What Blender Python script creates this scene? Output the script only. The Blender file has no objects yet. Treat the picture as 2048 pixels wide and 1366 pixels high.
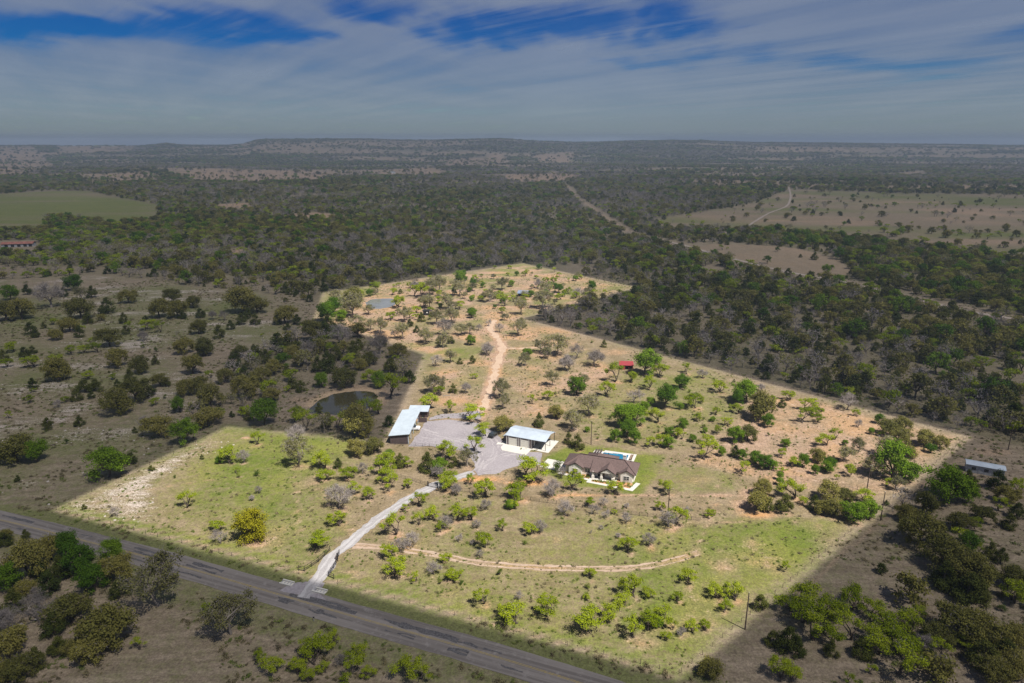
import bpy, math, random
import numpy as np
from mathutils import Vector, Matrix

# ------------------------------------------------------------------ camera, light, exposure
C = bpy.context.scene.collection
S = bpy.context.scene
F, H, CX, CY = 1365.33, 105.0, 1024.0, 683.0          # focal length in frame pixels, drone height in metres
P = math.atan((683 - 292) / F)                        # downward pitch that puts the horizon on its row
cam_d = bpy.data.cameras.new('camera')
cam = bpy.data.objects.new('camera', cam_d); C.objects.link(cam)
cam_d.sensor_width = 36.0; cam_d.lens = 36.0 * F / 2048.0
cam_d.clip_start = 1.0; cam_d.clip_end = 300000.0
cam.location = (0, 0, H); cam.rotation_euler = (math.pi / 2 - P, 0, 0)
S.camera = cam
SUN_EL, SUN_XY = math.radians(59), (0.72, -0.694)       # sun high, to the right of and behind the drone
W = bpy.data.worlds.new('World'); S.world = W; W.use_nodes = True
wn = W.node_tree.nodes; wl = W.node_tree.links
wn.clear()
sky = wn.new('ShaderNodeTexSky'); sky.sky_type = 'NISHITA'; sky.sun_disc = False
sky.sun_elevation = SUN_EL; sky.sun_rotation = math.atan2(SUN_XY[0], SUN_XY[1])
sky.altitude = 400; sky.air_density = 1.0; sky.dust_density = 0.2; sky.ozone_density = 3.0
hs = wn.new('ShaderNodeHueSaturation'); hs.inputs['Saturation'].default_value = 2.0; hs.inputs['Value'].default_value = 0.54; hs.inputs['Hue'].default_value = 0.53
bg = wn.new('ShaderNodeBackground'); bg.inputs['Strength'].default_value = 0.055
wo = wn.new('ShaderNodeOutputWorld')
wl.new(sky.outputs[0], hs.inputs['Color']); wl.new(hs.outputs[0], bg.inputs['Color']); wl.new(bg.outputs[0], wo.inputs[0])
sl = bpy.data.lights.new('sun', 'SUN'); sl.energy = 4.9; sl.angle = math.radians(0.45); sl.color = (1.0, 0.95, 0.87)
sun = bpy.data.objects.new('sun', sl); C.objects.link(sun)
sd = Vector((SUN_XY[0] * math.cos(SUN_EL), SUN_XY[1] * math.cos(SUN_EL), math.sin(SUN_EL)))
sun.rotation_euler = sd.to_track_quat('Z', 'Y').to_euler(); sun.location = (0, -100, 900)
S.view_settings.view_transform = 'Standard'; S.view_settings.look = 'None'
S.view_settings.gamma = 1.0; S.view_settings.use_curve_mapping = False
S.view_settings.exposure = 0.85
S.render.engine = 'CYCLES'
cy = S.cycles
cy.max_bounces = 6; cy.diffuse_bounces = 3; cy.glossy_bounces = 2; cy.transmission_bounces = 3
cy.transparent_max_bounces = 6; cy.volume_bounces = 1
cy.use_denoising = True; cy.denoiser = 'OPENIMAGEDENOISE'; cy.denoising_input_passes = 'RGB_ALBEDO_NORMAL'; cy.denoising_prefilter = 'ACCURATE'; cy.use_adaptive_sampling = False
cy.sample_clamp_indirect = 4.0
cy.caustics_reflective = False; cy.caustics_refractive = False

# ------------------------------------------------------------------ helpers
RNG = np.random.default_rng(7)
random.seed(7)
def at(u, v, z=0.0):
    """ground (or height z) point in metres that the photograph shows at frame pixel u, v"""
    a = (u - CX) / F; b = (CY - v) / F
    dy = math.cos(P) + b * math.sin(P); dz = -math.sin(P) + b * math.cos(P)
    t = (z - H) / dz
    return (a * t, dy * t)
def proj(x, y, z=0.0):
    zc = math.cos(P) * y - math.sin(P) * (z - H); yc = math.sin(P) * y + math.cos(P) * (z - H)
    zc = np.where(np.abs(zc) < 1e-3, 1e-3, zc)
    return CX + F * x / zc, CY - F * yc / zc, zc
def depth(y): return math.cos(P) * y + math.sin(P) * H
def mpp(y): return depth(y) / F                        # metres per frame pixel at ground distance y
def pxpoly(pts): return [at(*p) for p in pts]
def smooth(a, b, x):
    t = np.clip((x - a) / (b - a), 0, 1); return t * t * (3 - 2 * t)
def _hash(ix, iy, seed):
    h = (ix.astype(np.int64) * 374761393 + iy.astype(np.int64) * 668265263 + seed * 1442695041) & 0x7fffffff
    h = ((h ^ (h >> 13)) * 1274126177) & 0x7fffffff
    return ((h ^ (h >> 16)) & 0xffff) / 65535.0
def vnoise(x, y, seed=0):
    x = np.asarray(x, float); y = np.asarray(y, float)
    ix = np.floor(x); iy = np.floor(y); fx = x - ix; fy = y - iy
    fx = fx * fx * (3 - 2 * fx); fy = fy * fy * (3 - 2 * fy)
    a = _hash(ix, iy, seed); b = _hash(ix + 1, iy, seed); c = _hash(ix, iy + 1, seed); d = _hash(ix + 1, iy + 1, seed)
    return (a * (1 - fx) + b * fx) * (1 - fy) + (c * (1 - fx) + d * fx) * fy
def fbm(x, y, seed=0, octv=4):
    s = 0; a = 0.5; t = 0
    for k in range(octv):
        s = s + a * vnoise(x * 2 ** k, y * 2 ** k, seed + k); t += a; a *= 0.5
    return s / t
def inpoly(x, y, poly):
    x = np.asarray(x, float); y = np.asarray(y, float)
    r = np.zeros(x.shape, bool); n = len(poly)
    for i in range(n):
        x0, y0 = poly[i]; x1, y1 = poly[(i + 1) % n]
        if y0 == y1: continue
        c = ((y0 > y) != (y1 > y)) & (x < (x1 - x0) * (y - y0) / (y1 - y0) + x0)
        r ^= c
    return r
def distline(x, y, pts):
    x = np.asarray(x, float); y = np.asarray(y, float)
    d = np.full(x.shape, 1e9)
    for (x0, y0), (x1, y1) in zip(pts[:-1], pts[1:]):
        vx, vy = x1 - x0, y1 - y0; L = vx * vx + vy * vy
        t = np.clip(((x - x0) * vx + (y - y0) * vy) / L, 0, 1)
        d = np.minimum(d, np.hypot(x - x0 - t * vx, y - y0 - t * vy))
    return d
def polydist(x, y, poly):                              # signed: negative inside
    d = distline(x, y, list(poly) + [poly[0]])
    return np.where(inpoly(x, y, poly), -d, d)
def tag(o, label, cat, group=None, kind=None):
    o['label'] = label
    if cat: o['category'] = cat
    if group: o['group'] = group
    if kind: o['kind'] = kind
    return o
def structure(o, label, cat): return tag(o, label, cat, kind='structure')
def empty(name, loc, rz=0.0):
    o = bpy.data.objects.new(name, None); C.objects.link(o)
    o.location = (loc[0], loc[1], loc[2] if len(loc) > 2 else 0.0); o.rotation_euler = (0, 0, rz)
    o.empty_display_size = 0.5
    return o
def link(name, me, parent=None, mat=None):
    o = bpy.data.objects.new(name, me); C.objects.link(o)
    if parent is not None: o.parent = parent
    if mat is not None and not me.materials: me.materials.append(mat)
    return o
class MB:
    """collects shapes into one mesh"""
    def __init__(s): s.v = []; s.f = []
    def add(s, vs, fs):
        n = len(s.v); s.v += [tuple(p) for p in vs]; s.f += [tuple(i + n for i in f) for f in fs]; return s
    def box(s, x0, x1, y0, y1, z0, z1):
        return s.add([(x0, y0, z0), (x1, y0, z0), (x1, y1, z0), (x0, y1, z0), (x0, y0, z1), (x1, y0, z1), (x1, y1, z1), (x0, y1, z1)],
                     [(0, 3, 2, 1), (4, 5, 6, 7), (0, 1, 5, 4), (1, 2, 6, 5), (2, 3, 7, 6), (3, 0, 4, 7)])
    def tube(s, p0, p1, r0, r1=None, n=6, cap=True):
        r1 = r0 if r1 is None else r1
        p0, p1 = Vector(p0), Vector(p1); d = (p1 - p0)
        if d.length < 1e-6: return s
        d.normalize(); a = d.orthogonal().normalized(); b = d.cross(a)
        vs = []
        for p, r in ((p0, r0), (p1, r1)):
            for k in range(n):
                t = 2 * math.pi * k / n; vs.append(p + a * (r * math.cos(t)) + b * (r * math.sin(t)))
        fs = [(k, (k + 1) % n, n + (k + 1) % n, n + k) for k in range(n)]
        if cap: fs += [tuple(range(n - 1, -1, -1)), tuple(range(n, 2 * n))]
        return s.add(vs, fs)
    def prism(s, poly, z0, z1):                        # vertical prism on a plan polygon (counter-clockwise)
        n = len(poly)
        vs = [(x, y, z0) for x, y in poly] + [(x, y, z1) for x, y in poly]
        return s.add(vs, [tuple(range(n - 1, -1, -1)), tuple(range(n, 2 * n))] + [(k, (k + 1) % n, n + (k + 1) % n, n + k) for k in range(n)])
    def extrude_x(s, prof, x0, x1):                    # profile in y, z swept along x
        n = len(prof)
        vs = [(x0, y, z) for y, z in prof] + [(x1, y, z) for y, z in prof]
        return s.add(vs, [tuple(range(n)), tuple(range(2 * n - 1, n - 1, -1))] + [(k, n + k, n + (k + 1) % n, (k + 1) % n) for k in range(n)])
    def extrude_y(s, prof, y0, y1):
        n = len(prof)
        vs = [(x, y0, z) for x, z in prof] + [(x, y1, z) for x, z in prof]
        return s.add(vs, [tuple(range(n - 1, -1, -1)), tuple(range(n, 2 * n))] + [(k, (k + 1) % n, n + (k + 1) % n, n + k) for k in range(n)])
    def mesh(s, name, mat):
        me = bpy.data.meshes.new(name); me.from_pydata([tuple(p) for p in s.v], [], s.f); me.update()
        if mat: me.materials.append(mat)
        return me
    def build(s, name, mat, parent=None): return link(name, s.mesh(name, mat), parent)

# ------------------------------------------------------------------ materials
def newmat(name):
    m = bpy.data.materials.new(name); m.use_nodes = True
    nt = m.node_tree; nt.nodes.clear()
    out = nt.nodes.new('ShaderNodeOutputMaterial')
    return m, nt.nodes, nt.links, out
def noise(n, l, scale, detail=4, rough=0.6, vec=None, dim='3D'):
    t = n.new('ShaderNodeTexNoise'); t.inputs['Scale'].default_value = scale
    t.inputs['Detail'].default_value = detail; t.inputs['Roughness'].default_value = rough
    if vec is not None: l.new(vec, t.inputs['Vector'])
    return t.outputs['Fac']
def math_(n, l, op, a, b=None, c=None, clamp=False):
    m = n.new('ShaderNodeMath'); m.operation = op; m.use_clamp = clamp
    for i, x in enumerate((a, b, c)):
        if x is None: continue
        if isinstance(x, (int, float)): m.inputs[i].default_value = x
        else: l.new(x, m.inputs[i])
    return m.outputs[0]
def mix(n, l, fac, a, b):
    m = n.new('ShaderNodeMix'); m.data_type = 'RGBA'; m.clamp_factor = True
    if isinstance(fac, (int, float)): m.inputs[0].default_value = fac
    else: l.new(fac, m.inputs[0])
    for i, x in ((6, a), (7, b)):
        if isinstance(x, tuple): m.inputs[i].default_value = (*x[:3], 1)
        else: l.new(x, m.inputs[i])
    return m.outputs[2]
def remap(n, l, x, a, b, c=0.0, d=1.0):
    m = n.new('ShaderNodeMapRange'); m.interpolation_type = 'SMOOTHSTEP'
    l.new(x, m.inputs[0])
    for i, q in enumerate((a, b, c, d)): m.inputs[i + 1].default_value = q
    return m.outputs[0]
def position(n):
    return n.new('ShaderNodeNewGeometry').outputs['Position']
def attr(n, name):
    a = n.new('ShaderNodeAttribute'); a.attribute_name = name; return a.outputs['Fac']
def simple(name, col, rough=0.7, metal=0.0, var=0.18, scale=1.5, spec=0.3, scale2=None):
    m, n, l, out = newmat(name)
    b = n.new('ShaderNodeBsdfPrincipled'); b.inputs['Roughness'].default_value = rough; b.inputs['Metallic'].default_value = metal
    b.inputs['Specular IOR Level'].default_value = spec
    tc = n.new('ShaderNodeTexCoord').outputs['Object']
    f = noise(n, l, scale, 5, 0.65, tc)
    lo = tuple(c * (1 - var) for c in col); hi = tuple(min(1, c * (1 + var)) for c in col)
    l.new(mix(n, l, remap(n, l, f, 0.3, 0.7), lo, hi), b.inputs['Base Color'])
    l.new(b.outputs[0], out.inputs[0])
    return m
def worldmat(name, c0, c1, c2, s0, s1, rough=0.9, bump=0.0):
    """ground-like sheet: three tones mixed by two noises in world metres"""
    m, n, l, out = newmat(name)
    p = position(n)
    f0 = remap(n, l, noise(n, l, s0, 4, 0.6, p), 0.35, 0.65); f1 = remap(n, l, noise(n, l, s1, 5, 0.7, p), 0.35, 0.7)
    b = n.new('ShaderNodeBsdfPrincipled'); b.inputs['Roughness'].default_value = rough; b.inputs['Specular IOR Level'].default_value = 0.2
    l.new(mix(n, l, f1, mix(n, l, f0, c0, c1), c2), b.inputs['Base Color'])
    l.new(b.outputs[0], out.inputs[0])
    return m
def foliage(name, ca, cb, trans=0.3):
    m, n, l, out = newmat(name)
    oi = n.new('ShaderNodeObjectInfo').outputs['Random']
    tc = n.new('ShaderNodeTexCoord').outputs['Object']
    f = noise(n, l, 4.0, 3, 0.6, tc)
    f2 = noise(n, l, 30.0, 1, 0.5, tc)
    k = math_(n, l, 'ADD', math_(n, l, 'MULTIPLY', oi, 0.75), math_(n, l, 'MULTIPLY', f, 0.6))
    k = math_(n, l, 'ADD', k, math_(n, l, 'MULTIPLY', f2, 0.5))
    k = remap(n, l, k, 0.45, 1.25)
    c = mix(n, l, k, ca, cb)
    d = n.new('ShaderNodeBsdfDiffuse'); t = n.new('ShaderNodeBsdfTranslucent'); mx = n.new('ShaderNodeMixShader')
    mx.inputs[0].default_value = trans
    l.new(c, d.inputs[0]); l.new(c, t.inputs[0]); l.new(d.outputs[0], mx.inputs[1]); l.new(t.outputs[0], mx.inputs[2])
    l.new(mx.outputs[0], out.inputs[0])
    return m
M = {}
M['mesq'] = foliage('mesquite_leaves', (0.165, 0.220, 0.008), (0.31, 0.365, 0.022))
M['oak'] = foliage('live_oak_leaves', (0.098, 0.103, 0.027), (0.235, 0.212, 0.055))
M['post'] = foliage('post_oak_leaves', (0.125, 0.125, 0.045), (0.255, 0.240, 0.090))
M['jun'] = foliage('juniper_leaves', (0.044, 0.062, 0.014), (0.105, 0.112, 0.026), 0.25)
M['green'] = foliage('broad_leaves', (0.055, 0.115, 0.010), (0.150, 0.235, 0.018))
M['yellow'] = foliage('yellow_leaves', (0.19, 0.185, 0.010), (0.30, 0.275, 0.020))
M['shrub'] = foliage('shrub_leaves', (0.06, 0.10, 0.015), (0.17, 0.20, 0.04))
M['twig'] = foliage('grey_twigs', (0.17, 0.15, 0.138), (0.285, 0.25, 0.232), 0.0)
M['bark'] = simple('bark', (0.085, 0.065, 0.052), 0.95, var=0.4, scale=8)
M['palebark'] = simple('pale_bark', (0.22, 0.19, 0.165), 0.95, var=0.35, scale=8)
M['asphalt'] = None

# trees read off the photograph: kind letter, frame column and row of the trunk foot, crown width in frame pixels
TREE_TABLE = """M785,590,14 M756,585,23 M796,615,25 M828,593,28 M843,595,31 M782,640,19 M832,625,16 M920,618,20 M1010,612,29 M1138,588,15 M881,792,20 M945,758,14 
M972,871,28 M859,816,36 M898,824,28 M938,841,39 M1066,808,20 M1095,799,22 M1229,763,40 M1322,756,28 M1261,765,22 M1214,793,32 M1297,776,33 
M1374,748,22 M1392,816,33 M1406,806,13 M1316,844,32 M1297,896,23 M1321,893,25 M1352,873,20 M1362,878,22 M1419,888,23 M1402,898,20 M1440,785,29 
M1477,827,23 M1543,806,19 M1580,800,21 M1610,821,31 M1630,830,21 M1605,846,35 M1634,845,23 M1670,878,23 M1652,891,31 M1564,914,19 M1409,920,45 
M1486,949,31 M1449,851,19 M1431,829,18 M1399,841,18 M1581,932,23 M1564,945,13 M1675,960,13 M1435,869,18 M1708,832,15 M1758,871,13 M1702,950,24 
M1773,974,20 M375,1014,34 M439,1061,25 M460,927,34 M515,888,28 M650,958,28 M692,958,32 M650,934,35 M758,951,40 M779,983,35 M740,999,26 M710,987,26 
M680,1052,33 M629,1100,40 M473,946,14 M780,948,35 M776,933,30 M768,966,33 M815,933,25 M897,914,38 M949,903,36 M940,966,22 M902,971,33 M1050,958,55 
M971,993,41 M1042,999,41 M1226,985,30 M1151,955,19 M1143,982,41 M1023,1015,22 M788,1069,48 M835,1012,33 M809,1023,18 M837,1049,26 M866,1040,29 
M912,1040,37 M882,1064,22 M943,1038,29 M890,981,33 M1003,1058,27 M1062,1069,27 M971,1095,33 M888,1122,22 M789,1150,46 M830,1164,24 M895,1161,24 
M917,1157,24 M776,1113,31 M815,976,22 M1228,1028,12 M1175,1012,19 M1259,1107,33 M1317,1019,19 M1354,1049,39 M1414,1032,16 M1424,1032,14 M1337,989,32 
M1182,1158,23 M1175,1198,14 M1375,1165,32 M1084,1198,16 M1589,996,41 M1604,1011,19 M1725,1005,37 M1570,1139,22 M968,1207,38 M1008,1239,27 
M1035,1246,46 M1095,1233,43 M1161,1258,56 M1226,1238,39 M1268,1193,43 M1300,1196,25 M1252,1213,33 M1262,1268,46 M1296,1261,37 M1326,1246,43 
M1346,1259,23 M1384,1264,28 M1408,1261,22 M1354,1203,23 M1335,1279,18 M1433,1196,33 M1471,1201,38 M1449,1225,27 M282,1298,29 M520,1323,32 M551,1345,40 
M617,1308,42 M630,1329,53 M596,1350,34 M652,1345,26 M663,1294,32 M700,1318,26 M728,1323,37 M702,1355,45 M733,1355,26 M815,1355,53 M844,1360,40 
M617,1366,29 M412,1234,29 M686,1364,21 M1580,1222,40 M1623,1222,54 M1650,1238,54 M1602,1244,54 M1671,1241,43 M1706,1220,48 M1741,1236,45 M1628,1278,59 
M1666,1289,48 M1703,1278,59 M1735,1300,54 M1768,1276,59 M1784,1311,64 M1810,1265,54 M1794,1348,70 M1757,1308,37 M1829,1321,37 M1826,1265,35 
M1928,1295,37 M1885,1316,45 M1738,1348,24 M1832,1233,29 M1562,1364,48 M1583,1364,37 M1698,1366,27 M2030,1206,48 M1949,1058,26 M1955,1104,26 
M2032,988,40 M2021,1200,40 M1999,1023,31 M104,650,15 M164,663,13 M230,758,13 M314,810,18 M70,784,11 M178,758,22 M134,805,15 M143,709,20 M167,705,18 
M186,690,18 M196,705,22 M292,661,26 M319,665,24 M261,663,22 M29,703,24 M13,734,18 M68,734,26 M110,736,31 M59,806,18 M18,837,15 M613,860,43 M589,844,33 
M683,860,41 M732,838,45 M757,826,31 M779,795,51 M749,764,33 M422,756,18 M660,707,23 M706,731,27 M437,838,29 O706,614,44 O1006,863,41 O1112,836,31 
O1520,840,61 O1496,882,40 O1636,925,32 O1778,871,37 O1803,864,34 O1850,891,42 O1879,898,30 O1800,891,37 O1818,915,27 O714,911,40 O749,906,35 
O1515,1020,48 O1526,988,37 O1656,1001,48 O1641,1027,30 O1660,1031,37 O1689,1001,30 O1669,1029,37 O1418,1350,46 O60,1152,79 O103,1119,53 O239,1159,64 
O50,1193,38 O143,1243,76 O215,1293,100 O191,1314,67 O153,1310,43 O14,1078,24 O19,1314,67 O48,1355,57 O10,1360,48 O1872,1286,59 O1917,1276,80 
O1955,1284,75 O1995,1300,59 O2030,1295,54 O2022,1348,54 O1987,1364,59 O1939,1174,80 O1812,1043,40 O1850,1025,48 O1839,1089,70 O1889,1137,79 
O1944,1170,62 O1916,1058,44 O1962,1041,40 O2026,1172,53 O2012,1005,37 O163,637,48 O141,663,35 O114,680,26 O220,692,44 O237,734,40 O119,760,51 
O281,747,37 O13,641,44 O44,639,44 O257,606,31 O319,635,40 O356,635,37 O347,606,33 O387,615,29 O398,668,33 O370,707,33 O406,709,26 O387,747,44 
O237,828,57 O272,804,51 O321,773,33 O371,791,35 O395,786,40 O204,641,15 O687,774,49 O544,801,33 O523,764,37 O451,766,31 O482,715,29 O585,715,29 
O626,682,45 O722,739,29 O738,731,31 O421,815,53 O492,797,53 O418,852,53 O412,711,39 O570,647,45 O488,625,62 O515,626,41 O718,873,68 O605,731,37 
O548,748,33 O796,715,33 O318,872,51 O34,924,68 J801,588,11 J843,643,17 J834,665,16 J820,653,17 J878,687,16 J902,687,17 J1208,694,14 J920,728,14 
J945,727,16 J906,786,19 J1078,852,27 J1137,888,23 J1155,898,32 J1468,764,6 J1564,814,19 J1470,914,24 J169,1019,13 J303,941,14 J404,918,11 J677,936,21 
J794,927,18 J801,933,27 J856,941,41 J908,933,25 J1534,1022,30 J1567,1024,41 J1628,1018,28 J1771,1011,11 J1520,1218,35 J81,1155,43 J241,1193,43 
J124,1155,53 J31,1219,48 J100,1188,48 J112,1269,50 J117,1305,43 J53,1078,21 J76,1334,43 J38,1279,29 J5,1150,21 J12,1090,29 J14,1240,29 J1545,1289,37 
J1575,1300,54 J1591,1308,43 J1722,1311,48 J1661,1313,37 J1856,1316,32 J1966,1332,70 J2006,1324,54 J1934,1201,67 J1952,1204,54 J1885,1174,54 
J1876,1089,44 J1889,1168,48 J1938,1194,53 J1979,1115,33 J2001,1126,33 J1993,979,44 J1933,970,33 J1944,977,26 J2017,1056,33 J2032,1036,33 J217,626,35 
J130,593,20 J185,595,26 J55,589,22 J62,668,26 J72,674,20 J88,657,13 J160,674,24 J176,648,22 J249,646,20 J291,641,13 J365,637,20 J402,635,22 
J311,729,20 J261,767,29 J237,780,24 J303,791,24 J332,773,20 J383,819,15 J66,775,21 J171,784,33 J193,782,29 J154,801,26 J183,797,18 J253,668,20 
J51,716,24 J66,707,18 J9,723,24 J161,852,25 J97,859,24 J656,854,31 J638,826,21 J603,783,23 J585,776,25 J490,758,27 J468,735,31 J496,731,18 J509,709,21 
J533,727,27 J656,662,29 J781,744,33 J464,834,14 J484,826,16 J439,676,27 J462,659,18 J484,649,25 J511,649,23 J496,637,21 J575,659,16 J554,649,21 
J595,649,23 J571,687,11 J406,666,16 J656,731,33 J636,744,31 J673,723,31 J708,715,33 J270,866,14 J246,929,21 J263,927,27 J36,963,14 G667,629,34 
G654,642,39 G684,642,22 G941,690,20 G943,636,17 G921,565,23 G943,631,17 G1118,585,19 G1184,580,19 G1053,717,22 G1289,748,48 G1153,790,38 G1359,776,28 
G1370,771,15 G1329,815,43 G1302,810,18 G1361,819,13 G1246,853,43 G1271,849,43 G1254,874,33 G1269,888,27 G1229,883,23 G1288,826,23 G1175,864,12 
G1336,896,25 G1339,871,20 G1366,858,22 G1386,883,15 G1409,866,12 G1472,809,27 G1493,803,48 G1535,854,24 G1467,883,32 G1570,893,18 G1483,919,21 
G1443,912,18 G1510,928,27 G1531,938,31 G1547,940,19 G1425,843,11 G1605,933,24 G1630,949,18 G1654,945,24 G1560,960,16 G1756,847,19 G1742,868,13 
G1861,906,19 G1783,957,71 G1818,962,44 G1689,891,13 G1659,942,30 G439,927,18 G777,922,25 G879,947,30 G1020,1018,20 G1560,971,17 G1706,1044,43 
G1734,1036,37 G1316,1255,22 G134,1116,48 G167,1147,62 G229,1121,43 G191,1181,57 G21,1178,55 G1894,1005,79 G1933,1005,44 G1931,1104,40 G149,580,33 
G22,600,31 G360,824,29 G529,850,53 G644,774,29 G564,737,31 G759,774,33 G369,886,48 G219,954,68 G75,924,44 P859,590,31 P848,615,25 P860,617,25 
P676,614,38 P707,636,44 P737,629,23 P715,658,31 P740,661,23 P763,667,28 P806,678,31 P810,643,28 P873,648,28 P904,645,28 P852,687,28 P887,695,28 
P923,670,23 P940,668,23 P896,618,28 P920,592,28 P945,582,16 P878,582,31 P1039,672,32 P1009,641,14 P1043,629,29 P1085,616,34 P1005,580,24 P980,604,26 
P1092,587,22 P1080,705,26 P1115,710,38 P1095,717,21 P902,725,23 P869,786,36 P1004,796,33 P1008,818,27 P1050,732,23 P1103,771,27 P1167,770,23 
P1178,831,43 P1145,858,38 P1775,915,44 P1744,953,37 P1716,905,27 P1689,923,30 P1792,980,25 P596,930,52 P935,933,36 P317,1212,100 P462,1268,82 
P163,600,24 B830,577,17 B790,676,16 B890,670,31 B957,661,14 B1000,664,17 B977,652,14 B1077,576,19 B1154,593,19 B1152,717,27 B974,706,24 B873,732,25 
B973,710,23 B931,786,19 B1189,732,35 B1135,743,32 B1130,740,25 B1144,768,13 B1268,806,33 B1405,756,19 B1522,782,14 B1716,854,15 B1694,819,30 
B233,1033,20 B441,1087,27 B488,925,26 B594,886,35 B726,946,23 B680,1015,53 B504,1001,11 B518,987,14 B875,955,27 B1124,955,19 B1105,993,33 B892,1056,27 
B820,1093,29 B917,1084,16 B954,1056,18 B972,1020,20 B1100,994,18 B912,990,22 B1081,1065,26 B961,1113,16 B945,1089,11 B800,1104,27 B868,1148,27 
B1131,1030,30 B1210,1037,19 B1252,1046,19 B1207,1010,18 B1253,1016,11 B1187,1028,23 B1201,1060,11 B1236,1075,11 B1181,1067,7 B1298,1091,25 
B1338,1054,35 B1375,1028,16 B1038,1200,17 B1363,1271,17 B79,1245,67 B14,1269,53 B681,1329,24 B1851,1305,37 B1880,1335,27 B103,615,48 B116,815,15 
B288,681,18 B617,715,33 B687,692,45 B761,709,41 B425,639,16 B450,641,18 B749,727,25 B287,859,27 S1184,686,7 S1111,789,9 S1332,770,8 S1379,785,9 
S1218,839,12 S1196,879,8 S1309,866,5 S1317,866,8 S1427,761,8 S1536,872,10 S1493,903,10 S1407,856,11 S1407,841,8 S1901,884,10 S324,950,7 S350,956,9 
S339,1055,7 S515,951,16 S477,955,11 S452,1080,14 S1039,966,14 S1115,944,30 S1047,1089,11 S1000,1150,15 S923,1168,13 S881,1168,11 S1181,1045,11 
S1175,1177,16 S1173,1197,15 S1370,1211,10 S2003,1222,21 S260,620,7 S331,797,11 S105,810,9 S286,696,11 S312,703,11 S300,705,9 S182,743,11 S156,748,8 
S527,669,6 S134,888,12 Y506,1078,74"""
HAZE = 1.2e-4
# ------------------------------------------------------------------ layout of the land (frame pixels turned into metres on the ground)
PROP = pxpoly([(113, 1018), (455, 855), (772, 886), (852, 709), (630, 637), (648, 586), (1045, 527), (1272, 575), (1042, 637), (1936, 874), (1358, 1350)])
ROADC = pxpoly([(-420, 968), (-200, 1000), (0, 1040), (170, 1082), (342, 1127), (520, 1178), (700, 1231), (942, 1299), (1147, 1362), (1330, 1425), (1700, 1560)])
DRIVE = pxpoly([(606, 1196), (632, 1162), (650, 1138), (668, 1112), (685, 1096), (703, 1081), (735, 1054), (770, 1029), (800, 1009), (830, 991), (880, 967), (915, 954), (948, 945)])
DIRTRD = pxpoly([(950, 846), (960, 828), (966, 816), (980, 781), (994, 728), (1004, 697), (1001, 686), (994, 674), (984, 664), (978, 656), (984, 648), (990, 640)])
BRANCH = pxpoly([(1004, 697), (1040, 697), (1075, 695), (1100, 692), (1128, 689)])
ARC = pxpoly([(706, 1092), (740, 1092), (780, 1096), (819, 1101), (862, 1108), (907, 1116), (940, 1123), (976, 1128), (1025, 1132), (1078, 1135), (1145, 1137), (1215, 1137), (1258, 1136), (1297, 1132), (1328, 1126), (1365, 1116), (1398, 1104)])
YARD = pxpoly([(816, 893), (838, 862), (854, 842), (900, 840), (936, 843), (953, 846), (985, 862), (1004, 880), (1040, 903), (1086, 906), (1080, 930), (1040, 931), (1006, 942), (990, 947), (957, 951), (950, 938), (946, 922), (934, 902), (913, 899), (873, 893)])
STRIP = pxpoly([(856, 836), (880, 829), (920, 826), (958, 822), (962, 838), (930, 838), (895, 836), (858, 841)])
POND1 = pxpoly([(612, 826), (626, 810), (645, 797), (668, 788), (700, 783), (730, 782), (750, 785), (756, 793), (748, 806), (733, 818), (710, 828), (690, 831), (668, 829), (640, 827)])
POND2 = pxpoly([(731, 605), (742, 599), (765, 597), (784, 597), (793, 601), (789, 609), (778, 615), (760, 618), (742, 617), (733, 611)])
FIELD_L = pxpoly([(-300, 396), (0, 389), (60, 385), (130, 383), (180, 384), (250, 396), (318, 409), (310, 440), (230, 446), (150, 455), (60, 463), (-300, 478)])
MEADOW = pxpoly([(1300, 440), (1400, 425), (1500, 408), (1560, 385), (1600, 378), (1800, 386), (2400, 396), (2400, 540), (2048, 520), (1900, 500), (1750, 480), (1640, 470), (1500, 460), (1340, 458)])
TANTOP = pxpoly([(1250, 350), (1420, 358), (1580, 368), (1700, 372), (2400, 366), (2400, 384), (1900, 384), (1620, 376), (1440, 372)])
BARE_R = pxpoly([(1370, 497), (1430, 488), (1520, 490), (1600, 497), (1670, 517), (1712, 545), (1660, 556), (1560, 537), (1440, 510)])
ROAD_R = pxpoly([(1260, 468), (1300, 476), (1360, 489), (1440, 511), (1560, 541), (1680, 563), (1800, 592), (1960, 627), (2120, 652), (2400, 700)])
TRAIL_R = pxpoly([(1440, 470), (1490, 455), (1515, 440), (1540, 426), (1572, 413), (1580, 400), (1581, 388), (1577, 374)])
TRACE = pxpoly([(1128, 366), (1140, 374), (1155, 396), (1190, 420), (1240, 452), (1268, 470)])
OPEN_L = pxpoly([(-500, 575), (0, 560), (200, 548), (400, 572), (520, 585), (625, 605), (625, 670), (560, 690), (480, 720), (445, 790), (330, 880), (250, 940), (110, 1015), (-500, 960)])
OPEN_BL = pxpoly([(-400, 990), (0, 1055), (342, 1160), (700, 1260), (1200, 1420), (1200, 1800), (-400, 1800)])
OPEN_BR = pxpoly([(1340, 1366), (1760, 1040), (1930, 905), (2200, 905), (2700, 1100), (2700, 1800), (1250, 1800)])
OPEN_CH = pxpoly([(340, 880), (460, 850), (775, 890), (830, 770), (600, 690), (430, 780)])
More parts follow.
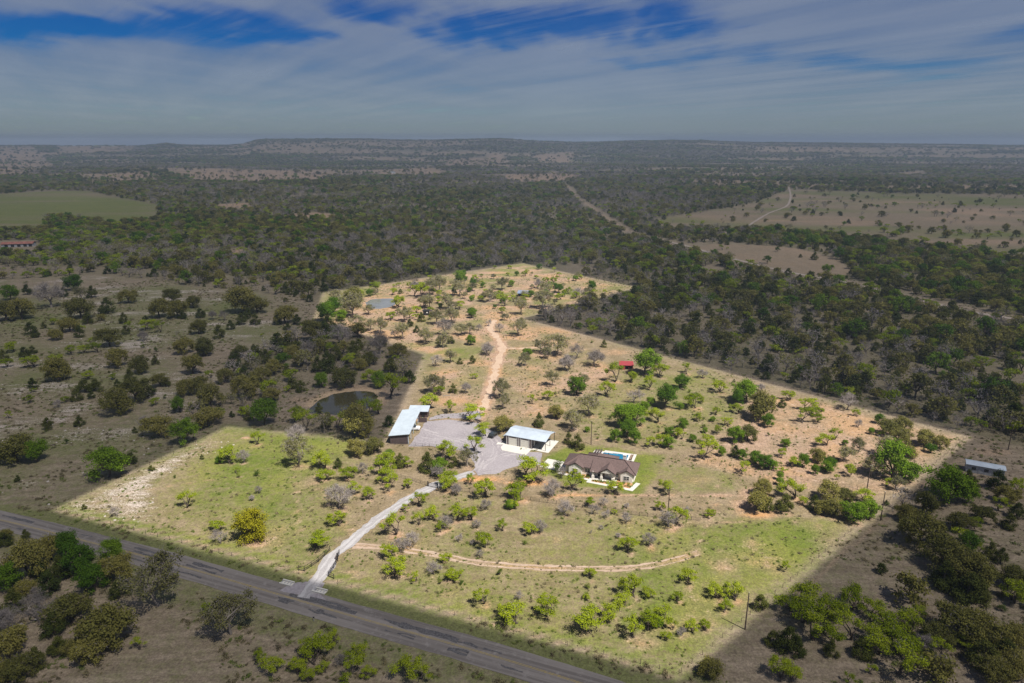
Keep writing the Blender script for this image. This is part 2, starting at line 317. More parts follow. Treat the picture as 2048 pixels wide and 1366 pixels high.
FIELDS_FAR = [pxpoly(q) for q in (
    [(90, 306), (200, 304), (300, 312), (250, 320), (120, 320)], [(330, 345), (450, 338), (660, 340), (650, 358), (500, 366), (380, 356)],
    [(580, 428), (640, 424), (690, 432), (680, 438), (590, 438)], [(420, 408), (500, 404), (520, 412), (470, 424), (440, 420)],
    [(740, 336), (860, 333), (900, 343), (840, 352), (760, 352)], [(1070, 321), (1150, 320), (1145, 328), (1080, 329)],
    [(-80, 318), (60, 312), (110, 330), (60, 352), (-80, 352)], [(880, 325), (1010, 322), (1020, 330), (900, 333)],
    [(1700, 345), (1850, 340), (1860, 348), (1720, 352)], [(1000, 352), (1110, 342), (1180, 352), (1120, 362), (1020, 362)],
    [(160, 352), (290, 345), (330, 352), (250, 362), (170, 362)], [(430, 500), (480, 496), (520, 505), (470, 512)], [(-60, 503), (20, 500), (40, 512), (-40, 520)])]

SKY_U = [-2500, -200, 0, 290, 310, 335, 360, 400, 460, 490, 512, 530, 640, 740, 800, 960, 1000, 1060, 1150, 1210, 1280, 1400, 1500, 1700, 1900, 2048, 2300, 5000]
SKY_V = [291, 291, 292, 292, 290, 287.5, 291, 292, 291.5, 289, 282, 280, 278.5, 279, 281.5, 279.5, 278.5, 282.5, 285, 284, 282, 282.5, 285.5, 288, 290, 292, 292, 292]
def hgt(x, y):
    x = np.asarray(x, float); y = np.asarray(y, float)
    yy = np.maximum(y, 10.0)
    u = 1024 + 1420 * x / yy
    z = 105 + 4.74 * (293.5 - np.interp(u, SKY_U, SKY_V)) - 8
    r = smooth(3600, 7000, y) ** 1.6
    roll = 16 * smooth(850, 2600, y) * (fbm(x / 800, y / 600, 31, 3) - 0.5) * 2 * (1 - 0.6 * r)
    wob = 14 * r * (1 - smooth(6400, 7000, y)) * (fbm(x / 420, y / 420, 41, 3) - 0.5) * 2
    return z * r + roll + wob - 30 * smooth(7600, 12000, y)

def flat_sheet(name, poly, z, mat, label, cat, step=2.5, jitter=0.5, seed=1):
    """a flat sheet whose edge is finely and irregularly drawn"""
    pts = []
    n = len(poly)
    for i in range(n):
        (x0, y0), (x1, y1) = poly[i], poly[(i + 1) % n]
        L = math.hypot(x1 - x0, y1 - y0); k = max(1, int(L / step))
        for j in range(k):
            t = j / k; px, py = x0 + (x1 - x0) * t, y0 + (y1 - y0) * t
            w = jitter * (2 * fbm(px / 3.0, py / 3.0, seed, 3) - 1) * 2
            nx, ny = (y1 - y0) / L, -(x1 - x0) / L
            pts.append((px + nx * w, py + ny * w))
    m = MB(); m.add([(x, y, z) for x, y in pts], [tuple(range(len(pts)))])
    o = m.build(name, mat); structure(o, label, cat)
    if o.data.polygons[0].normal.z < 0: o.data.flip_normals()
    return o
def resample(pts, step):
    """smooth curve through points"""
    out = []
    n = len(pts)
    for i in range(n - 1):
        p0 = pts[max(0, i - 1)]; p1 = pts[i]; p2 = pts[i + 1]; p3 = pts[min(n - 1, i + 2)]
        k = max(1, int(math.hypot(p2[0] - p1[0], p2[1] - p1[1]) / step))
        for j in range(k):
            t = j / k; t2 = t * t; t3 = t2 * t
            out.append(tuple(0.5 * (2 * p1[a] + (p2[a] - p0[a]) * t + (2 * p0[a] - 5 * p1[a] + 4 * p2[a] - p3[a]) * t2 + (3 * p1[a] - p0[a] - 3 * p2[a] + p3[a]) * t3) for a in (0, 1)))
    out.append(tuple(pts[-1]))
    return out
def strip(name, pts, width, z, mat, step=1.5, off=0.0, jitter=0.0, seed=3, follow=False, taper=0.0):
    q = resample(pts, step); n = len(q); v = []; f = []
    for i, (x, y) in enumerate(q):
        a = q[max(0, i - 1)]; b = q[min(n - 1, i + 1)]
        dx, dy = b[0] - a[0], b[1] - a[1]; L = math.hypot(dx, dy) or 1; nx, ny = -dy / L, dx / L
        w = width / 2
        if taper: w *= min(1.0, 0.15 + (n - 1 - i) / (taper * n))
        l = w + jitter * (2 * fbm(x / 2.5, y / 2.5, seed, 3) - 1) * 2; r = w + jitter * (2 * fbm(x / 2.5, y / 2.5, seed + 9, 3) - 1) * 2
        for s in (l, -r):
            px, py = x + nx * (off + s), y + ny * (off + s)
            v.append((px, py, (float(hgt(px, py)) if follow else 0.0) + z))
    for i in range(n - 1): f.append((2 * i, 2 * i + 1, 2 * i + 3, 2 * i + 2))
    m = MB(); m.add(v, f); me = m.mesh(name, mat)
    if me.polygons[0].normal.z < 0: me.flip_normals()
    return me

TREES = []                                             # kind, x, y, crown width in metres
for tok in TREE_TABLE.split():
    k = tok[0]; u, v, w = (int(q) for q in tok[1:].split(','))
    x, y = at(u, v); TREES.append((k, x, y, max(0.8, w * mpp(y) * 1.0), u, v))

# young scrub crowding the back of the property
BACKP = pxpoly([(760, 575), (1045, 534), (1262, 577), (1120, 612), (1000, 610), (880, 600)])
bq = np.random.default_rng(99)
for _ in range(900):
    u, v = bq.uniform(650, 1262), bq.uniform(533, 640); x, y = at(u, v)
    dens_ = 0.42 if inpoly(x, y, BACKP) else 0.10
    if polydist(x, y, PROP) > -4 or bq.random() > dens_ or polydist(x, y, POND2) < 3 or distline(x, y, DIRTRD) < 4: continue
    w = bq.uniform(2.6, 5.5)
    if any(math.hypot(q[1] - x, q[2] - y) < 0.3 * (q[3] + w) for q in TREES): continue
    TREES.append(('M' if bq.random() < 0.62 else ('G' if bq.random() < 0.5 else 'P'), x, y, w, u, v))

# ---- the ground: one sheet, fine near the property and coarser towards the horizon
def spread_axis(lo, hi, step, end_lo, end_hi, g=1.12):
    a = list(np.arange(lo, hi + 1e-6, step)); s = step; x = hi
    while x < end_hi: s *= g; x += s; a.append(x)
    s = step; x = lo; pre = []
    while x > end_lo: s *= g; x -= s; pre.append(x)
    return np.array(pre[::-1] + a)
gx = spread_axis(-330, 360, 2.0, -26000, 26000, 1.07)
gy = spread_axis(92, 720, 2.0, -400, 16000, 1.045)
X, Y = np.meshgrid(gx, gy); nx_, ny_ = len(gx), len(gy)
Xf, Yf = X.ravel(), Y.ravel()
Zf = np.where(Yf > 800, hgt(Xf, Yf), 0.0)
idx = np.arange(nx_ * ny_).reshape(ny_, nx_)
quads = np.stack([idx[:-1, :-1], idx[:-1, 1:], idx[1:, 1:], idx[1:, :-1]], -1).reshape(-1, 4)
gm = bpy.data.meshes.new('ground')
gm.vertices.add(len(Xf)); gm.vertices.foreach_set('co', np.stack([Xf, Yf, Zf], -1).ravel().astype(np.float32))
gm.loops.add(quads.size); gm.loops.foreach_set('vertex_index', quads.ravel().astype(np.int32))
gm.polygons.add(len(quads)); gm.polygons.foreach_set('loop_start', np.arange(0, quads.size, 4, dtype=np.int32))
gm.polygons.foreach_set('loop_total', np.full(len(quads), 4, dtype=np.int32)); gm.polygons.foreach_set('use_smooth', np.ones(len(quads), bool))
gm.update()
U, V, ZC = proj(Xf, Yf, Zf)
front = ZC > 5
pd = polydist(Xf, Yf, PROP); inside = smooth(2, -4, pd)
n1 = fbm(Xf / 38, Yf / 38, 5, 4); n2 = fbm(Xf / 11, Yf / 11, 15, 4); n3 = fbm(Xf / 120, Yf / 120, 25, 3)
green = 0.22 + 0.5 * (n1 - 0.5); bare = 0.10 + 0.75 * (n2 - 0.42); rocky = np.zeros_like(Xf)
def region(poly, soft=6.0): return smooth(soft, -soft, polydist(Xf, Yf, pxpoly(poly)) + 8 * (n2 - 0.5))
def put(cur, w, val): return cur * (1 - w) + val * w
left = region([(100, 1020), (455, 853), (720, 880), (800, 955), (640, 1140)])
green = put(green, left, 0.52 + 0.9 * (n1 - 0.5)); bare = put(bare, left, 0.08 + 0.95 * (n2 - 0.47))
rocks = region([(100, 1020), (420, 870), (470, 880), (330, 960), (330, 1050), (200, 1050)], 10)
rocky = put(rocky, rocks, 0.52 + 0.5 * (n2 - 0.5)); green = put(green, rocks, 0.32); bare = put(bare, rocks, 0.22)
past = region([(640, 1150), (760, 1030), (900, 985), (1330, 1035), (1480, 1040), (1710, 1035), (1358, 1345)])
green = put(green, past, 0.56 + 0.7 * (n1 - 0.5)); bare = put(bare, past, 0.14 + 0.95 * (n2 - 0.5) + 0.35 * (n1 - 0.5))
orch = region([(1120, 845), (1260, 745), (1420, 745), (1520, 800), (1440, 900), (1240, 890)])
green = put(green, orch, 0.45 + 0.5 * (n1 - 0.5)); bare = put(bare, orch, 0.18 + 0.7 * (n2 - 0.45))
east = region([(1370, 925), (1440, 880), (1530, 790), (1620, 800), (1925, 876), (1760, 1000), (1560, 975)])
green = put(green, east, 0.12); bare = put(bare, east, 0.55 + 0.6 * (n2 - 0.5))
back = region([(640, 640), (650, 588), (1045, 530), (1265, 577), (1040, 640), (1130, 690), (1000, 720), (860, 715)], 10)
green = put(green, back, 0.44 + 0.9 * (n1 - 0.5)); bare = put(bare, back, 0.50 + 1.1 * (n2 - 0.5) - 0.3 * (n1 - 0.5))
mid = region([(855, 715), (1130, 665), (1240, 740), (1130, 840), (1010, 850), (830, 830)])
green = put(green, mid, 0.42 + 0.6 * (n1 - 0.5)); bare = put(bare, mid, 0.46 + 0.9 * (n2 - 0.5))
lawn = region([(1092, 916), (1130, 893), (1185, 890), (1320, 915), (1312, 950), (1270, 990), (1180, 972), (1085, 946)], 2)
green = put(green, lawn, 0.8 + 0.3 * (n2 - 0.5)); bare = put(bare, lawn, 0.0)
green = put(green, region([(1310, 925), (1470, 945), (1480, 985), (1330, 985)], 3), 0.45); 
for (u, v, ru, rv, s) in ((493, 876, 13, 4, .9), (630, 931, 9, 3, .9), (531, 930, 7, 3, .8), (1520, 1028, 60, 14, .7), (1490, 1010, 40, 22, .75), (1500, 985, 30, 14, .8),
                          (955, 958, 70, 6, .95), (1060, 966, 70, 8, .8), (1150, 990, 90, 5, .7), (1280, 992, 110, 4, .75), (1430, 992, 60, 4, .8), (1400, 960, 60, 18, .45),
                          (835, 838, 18, 5, .8), (1120, 660, 130, 16, .55), (1230, 705, 60, 12, .5), (1080, 780, 50, 20, .5), (1040, 1270, 60, 16, .5), (1290, 1285, 60, 22, .55), (1380, 1275, 60, 20, .4),
                          (700, 1150, 40, 14, .6), (800, 1150, 60, 16, .55), (890, 1165, 60, 12, .5), (1115, 1080, 16, 16, .5), (1440, 1100, 8, 20, .5), (1300, 1100, 12, 6, .5),
                          (600, 800, 40, 12, .7), (700, 775, 60, 8, .8), (760, 800, 20, 26, .6), (650, 815, 40, 20, .55), (760, 606, 50, 14, .6), (800, 620, 30, 10, .6), (700, 640, 50, 16, .5)):
    bare = np.maximum(bare, np.where(front, s * np.exp(-((U - u) / ru) ** 2 - ((V - v) / rv) ** 2), 0) + 0.25 * (n2 - 0.5) * 0)
ochre = np.zeros_like(Xf)
for (u, v, ru, rv, s) in ((950, 958, 75, 7, 1.), (1050, 967, 80, 9, .9), (1140, 990, 80, 5, .6), (1510, 1030, 40, 10, .9), (838, 838, 20, 6, .9), (800, 800, 20, 30, .5), (1120, 662, 120, 16, .45), (1235, 700, 60, 12, .45), (1880, 900, 50, 20, .4), (1560, 830, 60, 12, .3), (1780, 820, 80, 14, .3), (1275, 1290, 30, 8, .5), (1300, 1100, 12, 6, .7), (1600, 790, 60, 8, .35)):
    ochre = np.maximum(ochre, np.where(front, s * np.exp(-((U - u) / ru) ** 2 - ((V - v) / rv) ** 2), 0))
    bare = np.maximum(bare, np.where(front, 0.8 * s * np.exp(-((U - u) / ru) ** 2 - ((V - v) / rv) ** 2), 0) * (0.5 + n2))
for k, x, y, w, u, v in TREES:                          # leaf litter and bare soil under the trees of the property
    if y > 640: continue
    i0, i1 = np.searchsorted(gx, [x - w * 1.4, x + w * 1.4]); j0, j1 = np.searchsorted(gy, [y - w * 1.4, y + w * 1.4])
    if i1 <= i0 or j1 <= j0: continue
    sub = idx[j0:j1, i0:i1].ravel()
    d2 = ((Xf[sub] - x - 0.1 * w) ** 2 + (Yf[sub] - y + 0.15 * w) ** 2) / (0.5 * w) ** 2
    amt = 0.62 if inside[sub].mean() > 0.5 else 0.3
    bare[sub] = np.maximum(bare[sub], amt * np.exp(-d2) * (0.4 + 1.1 * n2[sub]))
# verges, tracks, shores
rd = distline(Xf, Yf, ROADC)
above = Yf > np.interp(Xf, [p[0] for p in ROADC], [p[1] for p in ROADC])
g_v = smooth(13.5, 11.5, rd)
green = put(green, g_v, np.where(above, 0.72 - 0.5 * np.exp(-((rd - 9.3) / 1.1) ** 2), 0.5)); bare = put(bare, g_v, np.where(above, 0.55 * np.exp(-((rd - 9.3) / 1.2) ** 2), 0.05 + 0.4 * np.exp(-((rd - 5.2) / 0.6) ** 2)))
for L_, w_, s_ in ((DRIVE, 3.4, 0.5), (DIRTRD, 4.2, 0.95), (BRANCH, 2.6, 0.8), (ARC, 2.6, 0.55), (TRAIL_R, 4, 0.8), (TRACE, 6, 0.6), (ROAD_R, 6, 0.5)) + tuple((pxpoly(q_), 0.8, 0.55) for q_ in ([(583, 925), (592, 975), (597, 1020), (602, 1075), (625, 1112)], [(632, 955), (660, 1000), (690, 1040), (712, 1082)], [(625, 960), (652, 1003), (682, 1044), (704, 1086)], [(215, 998), (260, 985), (340, 972), (420, 960), (480, 957)], [(1180, 640), (1260, 668), (1330, 700)], [(1395, 1100), (1412, 1060), (1432, 1010), (1436, 960)], [(1560, 820), (1575, 850), (1600, 880), (1680, 905)], [(1330, 1050), (1420, 1046), (1560, 1040), (1640, 1052)], [(850, 745), (890, 770), (940, 780)], [(1060, 760), (1130, 790), (1200, 800)])):
    bare = np.maximum(bare, s_ * np.exp(-(distline(Xf, Yf, L_) / w_) ** 2))
bare = np.maximum(bare, 0.9 * smooth(9, 2, polydist(Xf, Yf, POND1)) * np.where(Yf > 266, 1.2, 0.5))
bare = np.maximum(bare, 0.7 * smooth(9, 1, polydist(Xf, Yf, POND2)))
trk = pxpoly([(1990, 880), (1900, 930), (1830, 985), (1770, 1040), (1700, 1095), (1640, 1150), (1590, 1190)])
bare = np.maximum(bare, 0.6 * np.exp(-(distline(Xf, Yf, trk) / 1.6) ** 2))
bare = np.maximum(bare, np.where(front, 0.8 * np.exp(-((U - 1985) / 60) ** 2 - ((V - 905) / 10) ** 2), 0))
# the open stony hillside on the left and the far fields
ol = smooth(10, -10, polydist(Xf, Yf, OPEN_L)); rocky = put(rocky, ol, 0.25 + 0.8 * (fbm(Xf / 26, Yf / 14, 77, 4) - 0.42)); green = put(green, ol, 0.31 + 0.9 * (n1 - 0.45)); bare = put(bare, ol, 0.22 + 0.5 * (n2 - 0.5))
outer = 1 - inside; green = green + 0.05 * outer
far = smooth(560, 800, Yf)
for poly, g_, b_ in [(FIELD_L, 0.70, 0.12), (MEADOW, 0.34, 0.25), (TANTOP, 0.12, 0.5), (BARE_R, 0.15, 0.5)] + [(q, 0.12, 0.62) for q in FIELDS_FAR]:
    yc = np.mean([p[1] for p in poly]); w_ = smooth(0.008 * yc, -0.008 * yc, polydist(Xf, Yf, poly) + 0.02 * yc * (n3 - 0.5))
    green = put(green, w_, g_ + 0.25 * (n3 - 0.5)); bare = put(bare, w_, b_ + 0.5 * (n3 - 0.5)); outer = put(outer, w_, 0.6)
fl_ = smooth(12, -12, polydist(Xf, Yf, FIELD_L)); green = np.clip(green + fl_ * 1.0 * (fbm(Xf / 150, Yf / 30, 91, 3) - 0.5), 0, 1); bare = np.clip(bare + fl_ * 0.7 * (fbm(Xf / 90, Yf / 24, 95, 3) - 0.45), 0, 1)
strips_ = smooth(0.40, 0.56, fbm(Xf / 900, Yf / 260, 121, 4))
bare = np.maximum(bare, (1 - strips_) * 0.62 * smooth(1300, 2600, Yf))
mw = smooth(12, -12, polydist(Xf, Yf, MEADOW)); green = np.clip(green + mw * 1.3 * (fbm(Xf / 160, Yf / 60, 61, 3) - 0.5), 0, 1); bare = np.clip(bare + mw * 1.4 * (fbm(Xf / 190, Yf / 70, 66, 3) - 0.52), 0, 1)
for nm, arr in (('green', green), ('bare', bare), ('outer', outer), ('rocky', rocky), ('ochre', ochre)):
    a = gm.attributes.new(nm, 'FLOAT', 'POINT'); a.data.foreach_set('value', np.clip(arr, 0, 1).astype(np.float32))

m, n, l, out = newmat('ground_soil_and_grass')
p = position(n)
nb = noise(n, l, 0.05, 5, 0.62, p); nm_ = noise(n, l, 0.35, 5, 0.7, p); nf = noise(n, l, 1.9, 4, 0.75, p); nl_ = noise(n, l, 0.14, 4, 0.6, p)
streak = n.new('ShaderNodeMapping'); streak.inputs['Scale'].default_value = (0.10, 0.38, 1); streak.inputs['Rotation'].default_value = (0, 0, math.radians(-24)); l.new(p, streak.inputs[0])
ns = noise(n, l, 1.0, 5, 0.7, streak.outputs[0])
g = math_(n, l, 'ADD', attr(n, 'green'), math_(n, l, 'MULTIPLY', math_(n, l, 'SUBTRACT', nm_, 0.5), 1.0))
g = math_(n, l, 'ADD', g, math_(n, l, 'MULTIPLY', math_(n, l, 'SUBTRACT', nf, 0.5), 0.7))
g = remap(n, l, g, 0.18, 0.82)
drygrass = mix(n, l, remap(n, l, nl_, 0.35, 0.65), (0.162, 0.126, 0.074), (0.218, 0.168, 0.110))
lush = mix(n, l, remap(n, l, nb, 0.35, 0.65), (0.094, 0.122, 0.020), (0.148, 0.156, 0.036))
base = mix(n, l, g, drygrass, lush)
dirt = mix(n, l, remap(n, l, nb, 0.42, 0.62), (0.288, 0.196, 0.138), (0.325, 0.203, 0.112))
dirt = mix(n, l, math_(n, l, 'MULTIPLY', attr(n, 'ochre'), 0.9), dirt, (0.43, 0.225, 0.085))
dirt = mix(n, l, remap(n, l, nm_, 0.5, 0.8), dirt, (0.37, 0.285, 0.222))
bk = math_(n, l, 'ADD', attr(n, 'bare'), math_(n, l, 'MULTIPLY', math_(n, l, 'SUBTRACT', nm_, 0.5), 0.75))
bk = math_(n, l, 'ADD', bk, math_(n, l, 'MULTIPLY', math_(n, l, 'SUBTRACT', nf, 0.5), 0.5))
base = mix(n, l, remap(n, l, bk, 0.28, 0.72), base, dirt)
wild = mix(n, l, g, mix(n, l, remap(n, l, ns, 0.35, 0.68), (0.165, 0.130, 0.092), (0.255, 0.203, 0.150)), (0.128, 0.135, 0.052))
wild = mix(n, l, remap(n, l, bk, 0.35, 0.75), wild, mix(n, l, remap(n, l, bk, 0.75, 1.1), (0.265, 0.195, 0.135), (0.38, 0.28, 0.18)))
wild = mix(n, l, math_(n, l, 'MULTIPLY', attr(n, 'litter'), 0.85), wild, (0.128, 0.113, 0.068))
base = mix(n, l, attr(n, 'outer'), base, wild)
rk = remap(n, l, math_(n, l, 'ADD', math_(n, l, 'MULTIPLY', attr(n, 'rocky'), 0.75), math_(n, l, 'ADD', math_(n, l, 'MULTIPLY', ns, 0.5), math_(n, l, 'MULTIPLY', nf, 0.55))), 0.82, 0.98)
base = mix(n, l, math_(n, l, 'MULTIPLY', rk, 0.8), base, (0.40, 0.345, 0.31))
fl = math_(n, l, 'MULTIPLY', remap(n, l, nf, 0.25, 0.75, 0.62, 1.36), remap(n, l, noise(n, l, 0.75, 5, 0.75, p), 0.3, 0.7, 0.78, 1.2))
vm = n.new('ShaderNodeVectorMath'); vm.operation = 'SCALE'; l.new(base, vm.inputs[0]); l.new(fl, vm.inputs['Scale'])
bs = n.new('ShaderNodeBsdfPrincipled'); bs.inputs['Roughness'].default_value = 1.0; bs.inputs['Specular IOR Level'].default_value = 0.05
l.new(vm.outputs[0], bs.inputs['Base Color'])
bp = n.new('ShaderNodeBump'); bp.inputs['Strength'].default_value = 0.5; bp.inputs['Distance'].default_value = 0.35
l.new(math_(n, l, 'ADD', nf, nm_), bp.inputs['Height']); l.new(bp.outputs[0], bs.inputs['Normal'])
l.new(bs.outputs[0], out.inputs[0])
gm.materials.append(m)
ground = link('ground', gm); structure(ground, 'dry grass and bare soil spreading to the mesa on the horizon', 'ground')

# ---- roads, yard, water
m, n, l, out = newmat('worn_asphalt')
p = position(n)
ra = n.new('ShaderNodeMapping'); ra.inputs['Rotation'].default_value = (0, 0, math.radians(21)); l.new(p, ra.inputs[0])
rb_ = n.new('ShaderNodeMapping'); rb_.inputs['Scale'].default_value = (0.02, 0.9, 1); l.new(ra.outputs[0], rb_.inputs[0])
st_ = noise(n, l, 1.0, 4, 0.6, rb_.outputs[0])
c_ = mix(n, l, remap(n, l, st_, 0.36, 0.64), (0.118, 0.104, 0.095), (0.188, 0.168, 0.154))
c_ = mix(n, l, remap(n, l, noise(n, l, 0.5, 5, 0.7, p), 0.5, 0.75), c_, (0.22, 0.20, 0.187))
b = n.new('ShaderNodeBsdfPrincipled'); b.inputs['Roughness'].default_value = 0.9; b.inputs['Specular IOR Level'].default_value = 0.2
l.new(c_, b.inputs['Base Color']); l.new(b.outputs[0], out.inputs[0]); M['asphalt'] = m
M['tar'] = worldmat('dark_tar', (0.045, 0.042, 0.045), (0.07, 0.066, 0.07), (0.12, 0.115, 0.115), 0.7, 2.2)
M['yellow_paint'] = worldmat('yellow_paint', (0.33, 0.245, 0.075), (0.27, 0.21, 0.09), (0.20, 0.17, 0.12), 0.4, 2.0)
M['gravel'] = worldmat('grey_gravel', (0.180, 0.160, 0.172), (0.235, 0.212, 0.224), (0.285, 0.262, 0.27), 0.10, 1.3)
M['palegravel'] = worldmat('pale_drive_gravel', (0.225, 0.212, 0.215), (0.265, 0.252, 0.255), (0.315, 0.302, 0.300), 0.25, 2.2)
M['dirt'] = worldmat('tan_road_dirt', (0.32, 0.222, 0.152), (0.39, 0.28, 0.195), (0.43, 0.325, 0.245), 0.15, 1.2)
M['rut'] = worldmat('rut_dirt', (0.33, 0.24, 0.18), (0.40, 0.305, 0.24), (0.28, 0.21, 0.15), 0.2, 1.1)
M['concrete'] = worldmat('white_concrete', (0.43, 0.41, 0.37), (0.50, 0.48, 0.44), (0.47, 0.45, 0.41), 0.15, 1.5, 0.8)
M['fargravel'] = worldmat('far_road', (0.25, 0.20, 0.16), (0.30, 0.245, 0.20), (0.34, 0.285, 0.24), 0.05, 0.5)
road = link('road', strip('road', ROADC, 7.9, 0.05, M['asphalt'], 3.0, jitter=0.12)); structure(road, 'worn grey two-lane road running along the foot of the pasture', 'road')
for off in (-0.16, 0.16): link('centre_line', strip('centre_line', ROADC, 0.17, 0.058, M['yellow_paint'], 3.0, off=off), road)
RC = resample(ROADC, 1.0)
acc = [0]
for a, b in zip(RC[:-1], RC[1:]): acc.append(acc[-1] + math.hypot(b[0] - a[0], b[1] - a[1]))
def along(u):                                          # station on the road nearest to the pixel column u
    return min(range(len(RC)), key=lambda i: abs(float(proj(RC[i][0], RC[i][1])[0]) - u))
for i, (u0, u1, off, w) in enumerate(((-10, 60, 2.0, 0.9), (10, 70, -1.6, .5), (130, 185, -2.3, .5), (150, 175, 2.3, .6), (255, 332, 2.1, .7), (262, 338, 0.95, .5), (372, 440, 2.3, .7), (366, 432, 1.0, .6), (355, 420, -1.9, .5), (275, 320, -1.9, .4),
                          (572, 660, 1.1, .8), (600, 700, 1.9, .7), (560, 600, -0.7, .7), (568, 592, -1.6, 1.1), (640, 660, -1.2, .8), (655, 715, 1.3, .9), (630, 690, -1.9, .4), (758, 800, 1.7, .7), (790, 920, 1.5, 1.5), (780, 842, -1.6, .35), (800, 842, -1.1, .35), (905, 960, 1.1, .8), (908, 955, -1.0, .5), (900, 950, -1.9, 1.0), (960, 1010, 1.4, .5), (1010, 1060, -1.9, .3))):
    a, b = along(u0), along(u1)
    if b - a < 3: continue
    link('tar_patch', strip('tar_patch', RC[a:b], w, 0.063 + 0.0008 * i, M['tar'], 0.7, off=off, jitter=0.34, seed=50 + i), road)
M['drive_rut'] = worldmat('packed_gravel', (0.27, 0.258, 0.262), (0.33, 0.318, 0.32), (0.38, 0.367, 0.365), 0.3, 2.0)
drive = link('driveway', strip('driveway', DRIVE, 3.5, 0.085, M['palegravel'], 0.8, jitter=0.6)); structure(drive, 'pale gravel driveway curving up from the road to the yard', 'driveway')
for off in (-0.8, 0.8): link('wheel_rut', strip('wheel_rut', DRIVE, 0.6, 0.094, M['drive_rut'], 0.8, off=off, jitter=0.4, seed=int(60 + off)), drive)
apr = flat_sheet('driveway_apron', pxpoly([(578, 1170), (612, 1163), (650, 1166), (640, 1188), (660, 1204), (600, 1190), (560, 1182)]), 0.075, M['gravel'], 'dark gravel apron where the driveway meets the road', 'apron', 1.0, 0.2)
yard = flat_sheet('gravel_yard', YARD, 0.045, M['gravel'], 'grey gravel yard between the long shed and the garage', 'yard', 1.5, 0.5)
flat_sheet('gravel_strip', STRIP, 0.035, M['gravel'], 'narrow gravel lane behind the yard beside the shed lean-to', 'lane', 1.5, 0.4)
M['packed'] = worldmat('packed_yard_gravel', (0.23, 0.208, 0.218), (0.28, 0.256, 0.262), (0.33, 0.305, 0.31), 0.15, 1.6)
for q_ in ([(950, 943), (975, 925), (1000, 912), (1030, 906)], [(955, 940), (962, 915), (950, 895), (915, 880), (870, 868), (840, 858)], [(960, 938), (985, 915), (992, 890), (970, 862), (952, 850)], [(840, 876), (880, 880), (930, 878), (975, 884)]):
    for off in (-0.8, 0.8): link('tyre_track', strip('tyre_track', pxpoly(q_), 0.55, 0.053 + 0.0015 * len(yard.children), M['packed'], 0.8, off=off, jitter=0.45, seed=70 + len(yard.children)), yard)
for nm, pts, w, lab in (('dirt_road', DIRTRD, 3.4, 'tan dirt road climbing from the yard to the back of the property'), ('dirt_path', BRANCH, 1.7, 'thin orange dirt path leaving the dirt road to the right')):
    o = link(nm, strip(nm, pts, w, 0.03 if nm == 'dirt_road' else 0.024, M['dirt'], 0.9, jitter=0.8, seed=20)); structure(o, lab, 'road')
trk_o = empty('dirt_track', ARC[0]); structure(trk_o, 'curved two-rut dirt track crossing the front pasture', 'track')
for off in (-0.85, 0.85):
    me = strip('wheel_rut', ARC, 0.75, 0.02, M['rut'], 0.8, off=off, jitter=0.3, seed=int(40 + off), taper=0.35)
    me.transform(Matrix.Translation((-ARC[0][0], -ARC[0][1], 0))); link('wheel_rut', me, trk_o)
o = link('country_road', strip('country_road', ROAD_R, 5.5, 0.25, M['fargravel'], 6, jitter=0.4, follow=True)); structure(o, 'grey country road crossing the woods on the right', 'road')
o = link('ranch_trail', strip('ranch_trail', TRAIL_R, 4.0, 0.5, M['fargravel'], 8, jitter=0.6, follow=True)); structure(o, 'tan ranch trail winding up the far right meadow', 'trail')
def water(name, col, rough):
    m, n, l, out = newmat(name); b = n.new('ShaderNodeBsdfPrincipled')
    p = position(n); f = noise(n, l, 0.12, 3, 0.6, p)
    l.new(mix(n, l, remap(n, l, f, 0.3, 0.7), col, tuple(c * 1.3 for c in col)), b.inputs['Base Color']); b.inputs['Roughness'].default_value = rough
    bp = n.new('ShaderNodeBump'); bp.inputs['Strength'].default_value = 0.08; bp.inputs['Distance'].default_value = 0.1
    l.new(noise(n, l, 1.5, 3, 0.6, p), bp.inputs['Height']); l.new(bp.outputs[0], b.inputs['Normal'])
    l.new(b.outputs[0], out.inputs[0]); return m
flat_sheet('pond', POND1, 0.03, water('brown_pond_water', (0.045, 0.040, 0.020), 0.05), 'brown stock pond in a dirt bowl outside the property beside the shed', 'pond', 2, 0.5)
flat_sheet('pond', POND2, 0.03, water('blue_pond_water', (0.13, 0.135, 0.13), 0.12), 'small blue-grey pond among oaks at the far left of the property', 'pond', 2, 0.5)
